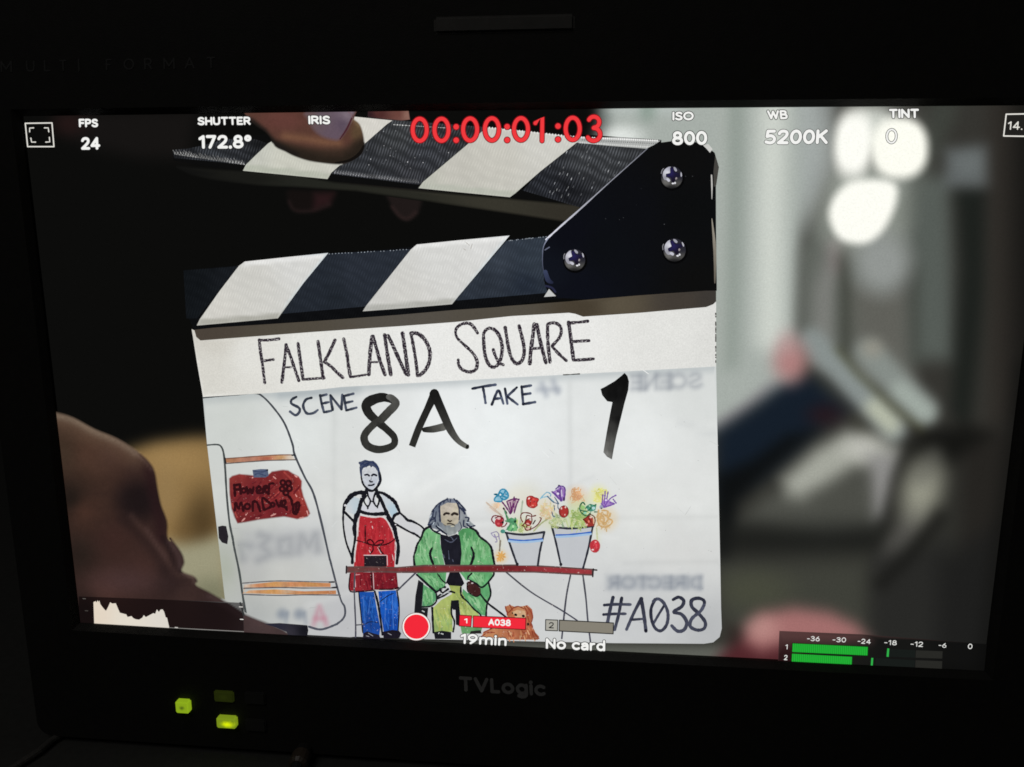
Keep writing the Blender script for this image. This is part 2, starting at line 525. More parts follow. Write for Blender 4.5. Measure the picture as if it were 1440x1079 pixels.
ov = [bm.verts.new((q[0], -0.0042, q[1])) for q in outer]; oe = [bm.verts.new((q[0], 0.0044, q[1])) for q in outer]
for i in range(no):
    j = (i + 1) % no; bm.faces.new((ov[i], ov[j], oe[j], oe[i]))
bmesh.ops.remove_doubles(bm, verts=bm.verts, dist=1e-6)
bmesh.ops.recalc_face_normals(bm, faces=bm.faces)
mesh_obj('bezel', bm, M_BODY, mon)

# tally lamp, lettering
bm = bmesh.new(); t0 = P(610, 36, 0.0045); t1 = P(808, 34, 0.0045)
box(bm, t0[0], t1[0], -0.0052, -0.003, t0[2] - 0.0029, t0[2] + 0.0029, 0.0009, 3)
mesh_obj('tally_lamp', bm, M_TALLY, mon)


def lettering(name, s, BL, BR, TL, mat, weight, spread=None, gap=.27):
    keep = LAYER[0]; LAYER[0] = 0.00435
    p = Piece()
    if spread:
        for ch, xa, xb in spread:
            f0 = (xa - BL[0]) / (BR[0] - BL[0]); f1 = (xb - BL[0]) / (BR[0] - BL[0])
            L = lambda f: (BL[0] + f * (BR[0] - BL[0]), BL[1] + f * (BR[1] - BL[1]))
            a = L(f0)
            if ch == 'I': p.stroke([a, (a[0] + TL[0] - BL[0], a[1] + TL[1] - BL[1])], weight * 16, (0, 0, 0))
            else: p.text(ch, a, L(f1), (a[0] + TL[0] - BL[0], a[1] + TL[1] - BL[1]), (0, 0, 0), weight)
    else:
        p.text(s, BL, BR, TL, (0, 0, 0), weight, gap=gap)
    LAYER[0] = keep
    return p.build(name, mat, mon)


lettering('maker_lettering', 'TVLogic', (646, 972.2), (767, 979.5), (645, 951), M_LOGO, 0.225, gap=.3)
sp = [('M', 1, 17), ('U', 37, 49), ('L', 62, 71), ('T', 84, 94), ('I', 111, 113), ('F', 149, 157), ('O', 174, 189), ('R', 203, 214), ('M', 230, 246), ('A', 260, 274), ('T', 291, 303)]
lettering('format_lettering', 'MULTI FORMAT', (1, 102), (303, 96), (0.4, 86), M_FAINT, 0.14, spread=sp)


def button_mat(name, c_edge, c_mid, cx, cz, rx, rz):
    """translucent green cap, glow put into its colour; a lamp sits behind the lit ones"""
    m, nt, out = nodes(name)
    tc = nt.nodes.new('ShaderNodeTexCoord'); sep = nt.nodes.new('ShaderNodeSeparateXYZ')
    nt.links.new(tc.outputs['Object'], sep.inputs[0])
    dx = math_(nt, 'DIVIDE', math_(nt, 'SUBTRACT', sep.outputs[0], cx), rx)
    dz = math_(nt, 'DIVIDE', math_(nt, 'SUBTRACT', sep.outputs[2], cz), rz)
    d = math_(nt, 'SQRT', math_(nt, 'ADD', math_(nt, 'MULTIPLY', dx, dx), math_(nt, 'MULTIPLY', dz, dz)))
    mr = nt.nodes.new('ShaderNodeMapRange'); mr.interpolation_type = 'SMOOTHSTEP'
    mr.inputs['From Max'].default_value = 1.0
    nt.links.new(math_(nt, 'ADD', d, math_(nt, 'MULTIPLY', math_(nt, 'SUBTRACT', noise(nt, 900, 2), 0.5), 0.5)), mr.inputs['Value'])
    mx = nt.nodes.new('ShaderNodeMix'); mx.data_type = 'RGBA'
    nt.links.new(mr.outputs[0], mx.inputs['Factor'])
    mx.inputs['A'].default_value = (*lin(c_mid), 1); mx.inputs['B'].default_value = (*lin(c_edge), 1)
    b = nt.nodes.new('ShaderNodeBsdfPrincipled')
    b.inputs['Base Color'].default_value = (0.10, 0.14, 0.01, 1); b.inputs['Roughness'].default_value = 0.25
    nt.links.new(mx.outputs['Result'], b.inputs['Emission Color']); b.inputs['Emission Strength'].default_value = 1
    nt.links.new(b.outputs[0], out.inputs[0])
    return m


def button(x0, y0, x1, y1, mat_fn, label, deep=0.0030):
    a = P(x0, y1, 0.0042 + deep); b = P(x1, y0, 0.0042 + deep)
    bm = bmesh.new()
    box(bm, a[0], b[0], -0.0042 - deep, -0.002, a[2], b[2], 0.00055, 2)
    o = mesh_obj('indicator_button', bm, mat_fn(a, b), mon)
    o['label'] = label


button(247, 988.5, 264, 1003.5, lambda a, b: button_mat('lit_green_cap', (132, 162, 26), (78, 98, 22), (a[0] + b[0]) / 2, (a[2] + b[2]) / 2, 0.0017, 0.0015), 'small square green lit button')
button(304.5, 1012, 330, 1024.5, lambda a, b: button_mat('bright_green_cap', (116, 138, 26), (222, 240, 4), a[0] + 0.6 * (b[0] - a[0]), (a[2] + b[2]) / 2 - 0.0002, 0.0040, 0.0022), 'bright wide green lit button')
button(301, 974, 327.5, 987.5, lambda a, b: button_mat('dim_green_cap', (22, 27, 5), (28, 34, 6), (a[0] + b[0]) / 2, (a[2] + b[2]) / 2, 0.003, 0.002), 'dim wide green button', 0.0012)  # unlit cap, its faint green glow is put into the colour
for q in ((344, 976, 372, 991), (345, 1014, 373, 1029)):
    button(*q, lambda a, b: M_DARK, 'unlit dark button', 0.0012)

# ------------------------------------------------------------------ what the screen shows: blurred background
A_ = lambda pts: Z(0, 130, 3.6, pts)
B_ = lambda pts: Z(400, 130, 3.6, pts)
C_ = lambda pts: Z(760, 130, 3.6, pts)
D_ = lambda pts: Z(1040, 130, 3.6, pts)
F_ = lambda pts: Z(400, 780, 3.6, pts)
G_ = lambda pts: Z(760, 780, 3.6, pts)
H_ = lambda pts: Z(1040, 780, 3.6, pts)
J_ = lambda pts: Z(240, 420, 4.4969, pts)
K_ = lambda pts: Z(480, 420, 4.4969, pts)
L_ = lambda pts: Z(720, 420, 4.4969, pts)
M_ = lambda pts: Z(260, 620, 6.54, pts)
N_ = lambda pts: Z(260, 740, 6.54, pts)
O_ = lambda pts: Z(460, 620, 6.54, pts)
PP = lambda pts: Z(460, 740, 6.54, pts)
Q_ = lambda pts: Z(660, 660, 6.54, pts)
R_ = lambda pts: Z(960, 140, 3.0, pts)
S_ = lambda pts: Z(960, 440, 3.0, pts)
T_ = lambda pts: Z(960, 720, 3.0, pts)
U_ = lambda pts: Z(60, 560, 4.797, pts)
V_ = lambda pts: Z(60, 720, 3.6, pts)
W_ = lambda pts: Z(820, 780, 6.54, pts)
X_ = lambda pts: Z(560, 640, 9.0, pts)
Y_ = lambda pts: Z(580, 780, 7.195, pts)
AA = lambda pts: Z(860, 190, 9.0, pts)
AB = lambda pts: Z(750, 300, 5.333, pts)
AC = lambda pts: Z(560, 840, 4.5, pts)
AD = lambda pts: Z(100, 820, 5.54, pts)
Z1 = lambda pts: Z(220, 150, 7.195, pts)
Z2 = lambda pts: Z(380, 150, 7.195, pts)
Z3 = lambda pts: Z(240, 330, 6.0, pts)
Z4 = lambda pts: Z(300, 640, 9.0, pts)
C1 = lambda pts: Z(340, 440, 9.0, pts)
C2 = lambda pts: Z(480, 430, 9.0, pts)
C3 = lambda pts: Z(620, 430, 12.0, pts)
C4 = lambda pts: Z(720, 430, 10.28, pts)
C5 = lambda pts: Z(480, 640, 12.0, pts)
C6 = lambda pts: Z(680, 680, 14.39, pts)
C7 = lambda pts: Z(770, 675, 13.09, pts)
C8 = lambda pts: Z(480, 700, 12.0, pts)
G7 = lambda pts: Z(580, 720, 10.28, pts)


def m1(f, x, y): return f([(x, y)])[0]


bgf = Field((12, 12, 11))
# -- right of the clapperboard
bgf.poly([(850, 130), (1520, 130), (1520, 980), (850, 980)], (52, 51, 47), 3)
bgf.poly(R_([(-330, -40), (560, -40), (590, 200), (500, 560), (470, 1210), (300, 1300), (150, 1400), (-330, 1400)]), (166, 173, 167), 30)
bgf.line(R_([(225, -20), (220, 500), (200, 1100)]), 22, (136, 146, 138), 34, .8)
bgf.line(R_([(380, 60), (370, 500), (370, 1000)]), 40, (208, 213, 205), 44, .95)
bgf.line(R_([(170, 0), (165, 1100)]), 8, (178, 183, 176), 14, .5)
bgf.poly(R_([(480, -20), (640, -20), (640, 300), (520, 560)]), (162, 168, 166), 30, .8)
bgf.poly(R_([(-330, -40), (-10, -40), (-10, 60), (-330, 60)]), (182, 190, 186), 22)
bgf.line(R_([(-145, -10), (-150, 60)]), 14, (110, 132, 118), 26, .8)
bgf.ell(872, 192, 30, 14, (236, 240, 236), 20, .9)
bgf.poly([(840, 130), (852, 130), (860, 175), (840, 195)], (120, 128, 124), 12, .8)
bgf.poly(R_([(640, 310), (1000, 320), (1000, 620), (760, 1100), (500, 1100), (490, 900), (500, 650), (540, 540)]), (98, 102, 96), 34)
bgf.line(R_([(585, 1100), (600, 800), (660, 640)]), 26, (132, 132, 128), 36, .85)
bgf.line(R_([(650, 700), (640, 620)]), 16, (132, 118, 118), 26, .6)
bgf.line(R_([(685, 650), (690, 900), (690, 1100)]), 15, (52, 54, 47), 28, .85)
bgf.poly(R_([(720, 780), (960, 800), (980, 1200), (730, 1200)]), (96, 96, 90), 34)
bgf.poly(R_([(960, 320), (1130, 320), (1150, 1100), (960, 1100)]), (86, 92, 87), 40)
bgf.line(R_([(985, 720), (985, 1100)]), 12, (66, 70, 64), 22, .6)
bgf.poly(R_([(1030, -30), (1180, -30), (1060, 260), (1010, 320)]), (60, 62, 57), 40)
bgf.line(R_([(1110, 60), (980, 330), (930, 460)]), 22, (62, 66, 60), 36, .75)
bgf.poly(R_([(1150, 370), (1290, 370), (1280, 800), (1200, 1500), (1130, 1300), (1170, 700)]), (29, 32, 29), 34)
bgf.poly(R_([(1110, 210), (1300, 190), (1310, 370), (1110, 370)]), (96, 101, 101), 26)
bgf.ell(*m1(R_, 1215, 270), 20, 14, (110, 116, 115), 26, .6)
bgf.poly(R_([(1290, -30), (1560, -30), (1560, 1400), (1290, 1400)]), (46, 43, 39), 34)
bgf.poly(R_([(1390, -30), (1560, -30), (1560, 1400), (1385, 1400)]), (25, 24, 22), 50)
BOK = []
# -- lower right
bgf.poly(S_([(150, 640), (500, 420), (900, 560), (1100, 480), (1500, 480), (1500, 1700), (-900, 1700), (-900, 1100)]), (46, 46, 42), 36)
bgf.poly(S_([(1180, 480), (1500, 480), (1500, 1200), (1170, 1200)]), (37, 35, 32), 40)
bgf.poly(S_([(1000, 500), (1200, 480), (1290, 520), (1130, 640), (960, 600)]), (21, 21, 19), 34)
bgf.poly(S_([(360, 760), (560, 740), (820, 640), (830, 900), (600, 950), (240, 880)]), (78, 79, 73), 40)
bgf.line(S_([(545, 120), (640, 220), (780, 370), (890, 490)]), 36, (136, 144, 142), 20)
bgf.line(S_([(810, 400), (880, 470)]), 24, (190, 194, 172), 24, .9)
bgf.line(S_([(785, 170), (890, 285), (1015, 410)]), 41, (134, 141, 136), 22)
bgf.line(S_([(920, 330), (1025, 420)]), 26, (164, 174, 166), 24, .9)
bgf.ell(*m1(S_, 800, 150), 14, 12, (150, 146, 134), 20, .8)
bgf.line(S_([(650, 150), (740, 260), (880, 390), (1010, 495)]), 5, (70, 70, 46), 9, 1)
bgf.line(S_([(530, 230), (640, 350), (770, 500), (830, 560)]), 4, (70, 72, 58), 9, .8)
bgf.poly(S_([(140, 500), (300, 395), (420, 300), (540, 265), (700, 410), (600, 470), (480, 580), (340, 690), (140, 800)]), (21, 30, 41), 36)
bgf.line(S_([(150, 470), (260, 400), (370, 310)]), 7, (108, 92, 104), 18, .5)
bgf.ell(*m1(S_, 600, 430), 22, 14, (40, 24, 28), 26, .8)
bgf.poly(S_([(140, 690), (300, 620), (440, 520), (560, 500), (440, 600), (330, 700), (230, 800), (190, 1050), (140, 1050)]), (14, 16, 17), 28)
bgf.ell(*m1(S_, 455, 205), 22, 27, (174, 126, 124), 34)
bgf.ell(*m1(S_, 445, 130), 14, 18, (180, 150, 148), 24, .6)
bgf.poly(S_([(420, 700), (560, 575), (690, 500), (790, 520), (915, 580), (880, 640), (720, 655), (600, 730), (500, 780), (440, 770)]), (164, 166, 156), 36)
bgf.ell(*m1(S_, 760, 570), 26, 16, (192, 192, 184), 30, .85)
bgf.poly(S_([(780, 600), (905, 590), (880, 760), (850, 870), (800, 870)]), (142, 141, 139), 28)
bgf.poly(S_([(560, 780), (790, 670), (800, 860), (600, 900)]), (74, 75, 69), 34, .7)
bgf.line(S_([(960, 560), (900, 720), (850, 900), (820, 1050)]), 14, (33, 33, 30), 22, .85)
bgf.poly(S_([(160, 900), (820, 900), (840, 1010), (160, 1020)]), (27, 28, 26), 56, .9)
bgf.line(S_([(990, 850), (920, 960), (860, 1060)]), 34, (80, 79, 75), 26, .9)
bgf.ell(*m1(S_, 1010, 745), 26, 40, (150, 150, 135), 46, 1, 18)
bgf.line(S_([(1010, 700), (1060, 600)]), 16, (92, 92, 86), 34, .6)
bgf.poly(T_([(150, 215), (780, 200), (790, 560), (150, 560)]), (62, 63, 56), 50)
bgf.ell(*m1(T_, 300, 330), 50, 26, (72, 74, 60), 40, .8)
bgf.poly(T_([(800, 190), (1120, 120), (1130, 700), (790, 700)]), (40, 40, 38), 40)
bgf.line(T_([(1080, 20), (960, 180), (840, 300)]), 16, (24, 24, 22), 26, .85)
bgf.poly(T_([(1080, 200), (1330, 60), (1330, 700), (1060, 700)]), (30, 30, 29), 50)
bgf.poly(T_([(-1300, 545), (200, 565), (180, 690), (-1300, 690)]), (96, 98, 91), 10)
bgf.poly(T_([(190, 480), (330, 500), (320, 560), (190, 555)]), (46, 38, 35), 24)
bgf.poly(T_([(170, 590), (260, 530), (520, 540), (540, 690), (100, 690)]), (80, 38, 42), 24)
bgf.poly(T_([(270, 490), (330, 430), (470, 405), (620, 425), (730, 475), (790, 540), (640, 560), (420, 560), (330, 585), (270, 550)]), (162, 110, 108), 30)
bgf.ell(*m1(T_, 335, 490), 20, 16, (188, 142, 136), 30, .8)
bgf.line([(1440, 520), (1405, 780), (1385, 945)], 16, (17, 17, 16), 44, .9)  # fall-off towards the panel's right and lower edge put into the colour
bgf.line([(1385, 945), (1250, 938)], 8, (18, 18, 17), 30, .7)
# -- left of the clapperboard
bgf.poly(A_([(280, 90), (1000, 90), (950, 340), (700, 330), (500, 285), (330, 220)]), (22, 20, 19), 30)
bgf.ell(*m1(A_, 350, 160), 22, 14, (40, 24, 23), 26, .8)
bgf.poly(U_([(560, 360), (760, 300), (1000, 262), (1400, 250), (1400, 1500), (600, 1500)]), (138, 111, 70), 30)
bgf.ell(*m1(U_, 880, 420), 44, 20, (160, 130, 84), 40, .8)
bgf.ell(*m1(U_, 830, 640), 18, 36, (148, 122, 82), 34, .7)
bgf.ell(*m1(U_, 1070, 860), 24, 44, (78, 61, 37), 40, .95, 10)
bgf.ell(*m1(U_, 960, 900), 14, 16, (104, 82, 50), 30, .7)
bgf.poly(U_([(820, 960), (950, 985), (1090, 960), (1250, 900), (1250, 1500), (800, 1500)]), (154, 150, 123), 26)
bgf.ell(*m1(V_, 850, 420), 30, 22, (118, 118, 94), 36, .85)
# fingertips under the raised stick
FT1 = smooth(Z2([(180, 850), (400, 855), (655, 865), (640, 940), (580, 1010), (430, 1060), (260, 1060), (190, 970), (180, 850)]), 5)[:-1]
FT2 = smooth(B_([(520, 490), (690, 490), (690, 570), (668, 620), (620, 648), (575, 625), (540, 570), (520, 490)]), 5)[:-1]
# bright out-of-focus lamps
bgf.ell(*m1(R_, 800, 120), 34, 30, (214, 217, 208), 26, .9)
bgf.ell(*m1(R_, 810, 230), 64, 78, (206, 212, 204), 64, .42)
bgf.ell(*m1(R_, 760, 475), 68, 62, (200, 206, 196), 40, .36)
BOK = [Field((0, 0, 0)).ell(*m1(R_, 719, 188), 26.5, 46, (255, 255, 247), 21, 1, 4, 2.3),
       Field((0, 0, 0)).ell(*m1(R_, 915, 205), 40, 43, (255, 255, 244), 21, 1, 0, 2.3),
       Field((0, 0, 0)).poly(smooth(R_([(617, 480), (640, 410), (700, 352), (780, 338), (865, 344), (903, 375), (896, 450), (855, 540), (800, 594), (740, 610), (670, 592), (632, 545), (617, 480)]), 4)[:-1], (255, 255, 246), 19),
       Field((0, 0, 0)).ell(*m1(R_, 842, 690), 38, 41, (146, 150, 147), 50)]
NB = len(bgf.ops)
bgf.poly(FT1, (20, 16, 15), 10)
bgf.poly(Z2([(450, 880), (640, 875), (600, 990), (440, 1040)]), (46, 26, 28), 16, .8)
bgf.line(smooth(Z2([(190, 960), (250, 1050), (420, 1052), (600, 985)])), 3, (48, 34, 34), 8, .6)
bgf.poly(FT2, (31, 25, 24), 8)
bgf.line(smooth(B_([(545, 580), (585, 628), (625, 640), (665, 608)])), 3, (56, 40, 39), 8, .7)
for b in (BOK[3], BOK[0], BOK[1], BOK[2]):
    bgf.ops.append(b.ops[0])


def soften(a, sig):
    k = np.exp(-0.5 * (np.arange(-3 * sig, 3 * sig + 1) / sig) ** 2); k /= k.sum(); r_ = len(k) // 2
    for ax in (0, 1):
        pad = [(0, 0)] * 3; pad[ax] = (r_, r_)
        b = np.pad(a, pad, mode='edge')
        a = sum(k[i] * np.take(b, np.arange(i, i + a.shape[ax]), axis=ax) for i in range(len(k)))
    return a


# grid of the panel, cut by what is shown
GX = np.arange(-4, 1512, 3.0); GY = np.arange(126, 978, 3.0)
gx, gy = np.meshgrid(GX, GY)
far = Field(bgf.base); far.ops = bgf.ops[:NB]
gcol = soften(far(gx, gy), 2.0)
for q in bgf.ops[NB:]:
    al = bgf.alpha(q, gx, gy)[..., None]; gcol = gcol * (1 - al) + np.array(q[2], float) * al
own = np.zeros(gx.shape, int)
ids = {1: [BOK[0]], 2: [BOK[1]], 3: [BOK[2]], 4: [BOK[3]]}
for k in (4, 1, 2, 3):
    own[ids[k][0].alpha(ids[k][0].ops[0], gx, gy) > 0.45] = k
fo = Field((0, 0, 0))
for k, pl in ((5, FT1), (6, FT2)):
    own[inside(gx, gy, pl)] = k
gp = P(gx, gy, 0.0)
nx, ny = len(GX), len(GY)
cell = own[:-1, :-1].copy()
qc = [(q[0], q[1]) for q in QUAD]
ccx, ccy = gx[:-1, :-1] + 1.5, gy[:-1, :-1] + 1.5
cell[~(inside(ccx, ccy, qc) | (segdist(ccx, ccy, qc, True) < 9))] = -1      # the panel ends just behind the frame
screen = None
GRID = [(0, 'screen', None), (4, 'blurred_lamp', 'dim grey blurred lamp'), (1, 'blurred_lamp', None), (2, 'blurred_lamp', None), (3, 'blurred_lamp', None), (5, 'fingertip', None), (6, 'fingertip', None)]
lc = lin(gcol)
for k, nm, lab in GRID:
    jj, ii = np.nonzero(cell == k)
    quads = np.stack([jj * nx + ii, jj * nx + ii + 1, (jj + 1) * nx + ii + 1, (jj + 1) * nx + ii], 1)
    used, inv = np.unique(quads, return_inverse=True)
    me = bpy.data.meshes.new(nm)
    me.from_pydata(gp.reshape(-1, 3)[used].tolist(), [], inv.reshape(-1, 4).tolist())
    at = me.color_attributes.new('Col', 'FLOAT_COLOR', 'POINT')
    c4 = np.ones((len(used), 4)); c4[:, :3] = lc.reshape(-1, 3)[used]
    at.data.foreach_set('color', c4.ravel())
    me.materials.append(PX)
    o = bpy.data.objects.new(nm, me); C.objects.link(o)
    if k == 0: screen = o; o.parent = mon
    else: o.parent = screen
    if lab: o['label'] = lab

# ------------------------------------------------------------------ the slate board
bsam = idw([(320, 590, (205, 209, 205)), (420, 620, (222, 226, 224)), (560, 680, (231, 234, 233)), (700, 600, (236, 240, 240)), (900, 620, (231, 234, 233)),
            (985, 560, (216, 219, 217)), (985, 700, (223, 225, 223)), (900, 720, (223, 225, 222)), (680, 640, (235, 239, 239)), (350, 800, (184, 185, 183)),
            (400, 812, (197, 198, 194)), (440, 740, (206, 208, 207)), (360, 872, (176, 179, 177)), (470, 700, (217, 219, 216)), (560, 800, (203, 203, 203)),
            (480, 870, (189, 190, 192)), (550, 885, (182, 184, 187)), (740, 830, (203, 205, 205)), (900, 860, (197, 199, 200)), (1000, 890, (184, 186, 187)),
            (960, 780, (213, 214, 212)), (302, 700, (206, 209, 205)), (314, 800, (172, 177, 165)), (560, 740, (216, 216, 214)), (720, 770, (212, 213, 212)), (640, 600, (235, 238, 238))])
TITLE_BOT = [(285.5, 558.5), (440, 549), (480, 544.4), (640, 535.5), (800, 526.7), (1007, 515.5)]
bf = Field(bsam)
bf.line([(x, y + 2) for x, y in TITLE_BOT], 6, (166, 174, 177), 22, .75)
bf.line([(395, 556), (440, 553), (500, 548)], 8, (150, 160, 166), 24, .55)
bf.line([(290, 566), (370, 556)], 4, (190, 195, 192), 12, .5)
bf.line([(470, 560), (470, 760)], 3, (196, 199, 197), 16, .5)
bf.line([(801, 540), (803, 740)], 3, (198, 201, 200), 12, .55)
bf.line([(470, 728), (700, 731), (1008, 727)], 2, (196, 198, 196), 14, .45)
bf.line([(880, 792), (1010, 790)], 2, (190, 192, 191), 14, .5)
bf.poly([(338, 746), (455, 742), (462, 782), (345, 790)], (176, 178, 180), 22, .55)
gh = (122, 130, 142)
# blurred mirrored writing showing through from the back
def ghost(word, x0, x1, ytop, ybot, slope, wd, col, blur, op, gap=.3):
    tot = sum(FONT[c][0] + gap for c in word) - gap; k = (x1 - x0) / tot; u = 0.0
    for c in word:                                # mirrored: the word runs from right to left
        for st in FONT[c][1]:
            if len(st) > 1: bf.line([(x1 - k * (u + a), ybot + (ytop - ybot) * b + slope * (x1 - k * (u + a) - x0)) for a, b in st], wd, col, blur, op)
        u += FONT[c][0] + gap


FONT['C'] = (.62, [oval(.42, .5, .42, .5, 45, 315, 12)]); FONT['D'] = (.62, [STEM, [(0, 1), (.3, 1), (.55, .82), (.62, .5), (.55, .18), (.3, 0), (0, 0)]])
ghost('SCENE', 889, 985, 529, 547, -.03, 3.6, (132, 138, 147), 14, .58)
for q in [[(762, 540), (768, 556)], [(778, 536), (784, 552)], [(757, 548), (785, 548)]]:
    bf.line(q, 4, (138, 146, 160), 15, .6)
ghost('DIRECTOR', 858, 985, 812, 827, .0, 3.2, (124, 131, 142), 11, .52)
bf.poly([(852, 809), (987, 809), (987, 829), (852, 829)], gh, 12, .28)
g2 = (140, 143, 148)
for q in [[(341, 786), (338, 766), (352, 768)], [(366, 752), (378, 756), (368, 768), (380, 780), (364, 788)], [(393, 760), (408, 758), (408, 778), (394, 778), (393, 760)], [(420, 776), (424, 754), (434, 768), (444, 752), (447, 774)]]:
    bf.line(q, 6, g2, 20, .62)
bf.ell(397, 864, 7, 7, (122, 132, 146), 13, .7); bf.line([(404, 862), (402, 876)], 4, (122, 132, 146), 8, .55)
bf.ell(421, 864, 7, 7, (122, 132, 146), 13, .7); bf.line([(428, 862), (430, 876)], 4, (122, 132, 146), 8, .5)
for q in [[(441, 878), (449, 853), (459, 878)], [(444, 870), (456, 870)]]:
    bf.line(q, 4, (188, 122, 140), 12, .7)
# soft washes of colour round the flowers
for cx, cy, rx, ry, c, b, op in [(738, 715, 30, 36, (224, 219, 186), 26, .6), (768, 716, 15, 18, (224, 202, 160), 18, .65), (698, 712, 12, 10, (226, 196, 160), 14, .6),
                                 (842, 697, 12, 13, (229, 226, 118), 16, .9), (811, 698, 15, 14, (228, 180, 128), 14, .75), (815, 725, 20, 24, (184, 208, 118), 22, .8),
                                 (852, 730, 16, 17, (224, 190, 132), 14, .75), (782, 735, 16, 12, (196, 208, 140), 20, .7), (704, 783, 9, 9, (228, 178, 100), 10, .85),
                                 (703, 750, 5, 26, (222, 218, 160), 12, .6), (732, 742, 12, 12, (200, 214, 120), 16, .6), (840, 755, 4, 12, (212, 216, 160), 10, .6), (728, 702, 20, 14, (226, 214, 190), 20, .4),
                                 (549, 826, 10, 6, (152, 152, 154), 22, .45)]:
    bf.ell(cx, cy, rx, ry, c, b, op * .46)
BOARD = [(285, 556), (291, 624), (300, 700), (309, 778), (315, 832), (323, 900), (400, 905), (500, 895.5), (600, 899), (745, 902), (863, 904.6), (990, 905.5), (1003, 903.5), (1012, 896), (1015, 884), (1014, 856), (1013, 800), (1010, 660), (1007, 512), (800, 524), (480, 541)]
rb = random.Random(11)
for i in range(26):
    x, y = rb.uniform(330, 1000), rb.uniform(570, 880); L = rb.uniform(20, 80); a = rb.uniform(-.5, .3)
    bf.line([(x, y), (x + L * math.cos(a), y + L * math.sin(a))], rb.uniform(2, 10), rb.choice([(198, 201, 202), (206, 207, 204), (240, 242, 240)]), rb.uniform(10, 22), rb.uniform(.12, .3))
pbd = Piece().fill(BOARD, bf, step=3.0)
for i in range(38):
    x, y = rb.uniform(320, 1000), rb.uniform(570, 885); L = rb.uniform(2, 16); a = rb.uniform(-1.2, 1.2)
    c0 = bf(np.array([x]), np.array([y]))[0] + rb.choice([-16, -12, 9])
    pbd.stroke([(x, y), (x + L * math.cos(a), y + L * math.sin(a))], rb.uniform(.5, .9), c0, jit=.4)
for i in range(46):
    x, y = rb.uniform(320, 1000), rb.uniform(570, 890); c0 = bf(np.array([x]), np.array([y]))[0] - rb.uniform(14, 46)
    pbd.ell(x, y, rb.uniform(.4, .9), rb.uniform(.4, .8), c0, n=6)
pbd.build('slate_board', PB, screen)


def hatch(piece, poly, cols, n, ang, ln, wd=1.4, spread=18, jit=.4):
    """pen strokes laid over one another inside an outline"""
    xs = [p[0] for p in poly]; ys = [p[1] for p in poly]; k = 0
    for i in range(n * 12):
        x, y = random.uniform(min(xs), max(xs)), random.uniform(min(ys), max(ys))
        a = math.radians(ang + random.uniform(-spread, spread)); L = ln * random.uniform(.5, 1.3) / 2
        q = [(x - L * math.cos(a), y - L * math.sin(a)), (x + L * math.cos(a), y + L * math.sin(a))]
        if inside(np.array([q[0][0], q[1][0]]), np.array([q[0][1], q[1][1]]), poly).all():
            piece.stroke(q, wd * random.uniform(.6, 1.3), random.choice(cols), jit=jit); k += 1
            if k >= n: return


# ---- drawn van
pv = Piece()
vg = (66, 71, 76)
van = J_([(205, 628), (300, 618), (400, 610), (530, 600), (580, 618), (650, 690), (720, 790), (770, 920)]) + M_([(1010, 130), (1100, 330), (1180, 480), (1250, 730), (1330, 1079)]) + N_([(1335, 310), (1400, 560), (1439, 690)]) + PP([(160, 740), (165, 810), (140, 860), (90, 900)]) + N_([(1400, 900), (1300, 940), (1230, 950), (1140, 925)])
pv.stroke(van, [2.0, 2.4, 3.0, 3.0, 2.6, 3.0, 3.0], vg, col2=(84, 88, 102), jit=.12)
pv.stroke(M_([(205, 40), (290, 35), (330, 50), (355, 110), (370, 250), (385, 500), (410, 750), (440, 900)]) + N_([(452, 190), (500, 420), (530, 630), (565, 830)]), [2, 2.8, 3, 3], (74, 80, 80), jit=.12)
pv.build('van_outline', PK, screen)
def stripe(fillp, c, lines, dots):
    ps = Piece().fill(fillp, c, step=2)
    for q, cl in lines: ps.stroke(q, 1.6, cl, jit=.15)
    for q in dots: ps.stroke(q, 2.2, (40, 40, 44))
    ps.build('van_stripe', PF, screen)


oc = lambda a, b: (lambda x, y: np.where((np.sin(x * .23 + y * .1) > 0)[..., None], np.array(a, float), np.array(b, float)))
stripe(M_([(370, 162), (620, 147), (850, 135), (990, 133), (1010, 172), (760, 182), (560, 197), (375, 202)]), idw([(320, 645, (190, 128, 88)), (350, 646, (196, 130, 104)), (375, 643, (188, 96, 70)), (395, 643, (206, 150, 92)), (408, 643, (208, 190, 168)), (414, 643, (212, 204, 196))]),
       [(M_([(370, 165), (620, 146), (850, 131), (1010, 130)]), (140, 92, 72)), (M_([(375, 210), (560, 196), (760, 182), (1020, 175)]), (104, 92, 88))], [M_([(985, 132), (1008, 132)]), M_([(368, 160), (376, 205)])])
stripe(N_([(545, 540), (830, 512), (1100, 515), (1340, 525), (1340, 560), (900, 560), (560, 566), (530, 625), (590, 592), (830, 582), (1100, 600), (1390, 592), (1390, 626), (880, 628), (560, 618), (540, 600)]), idw([(345, 824, (206, 190, 176)), (365, 824, (214, 132, 84)), (385, 825, (218, 152, 78)), (410, 823, (214, 132, 80)), (440, 824, (220, 156, 84)), (460, 824, (206, 132, 80)), (350, 833, (214, 160, 110)), (375, 833, (222, 156, 78)), (405, 832, (210, 176, 140)), (425, 833, (206, 124, 70)), (455, 833, (206, 122, 72))]),
       [(N_([(530, 525), (830, 505), (1100, 510), (1390, 515)]), (108, 104, 108)), (N_([(540, 572), (880, 565), (1100, 570), (1390, 568)]), (98, 92, 96)), (N_([(540, 628), (860, 638), (1100, 632), (1430, 635)]), (100, 98, 104))], [N_([(1330, 515), (1370, 514)]), N_([(1355, 566), (1395, 562)])])
Piece().fill(M_([(305, 790), (345, 780), (380, 785), (400, 880), (390, 952), (340, 935), (312, 895)]), (40, 36, 42)).build('van_handle', PK, screen)
pr = Piece()
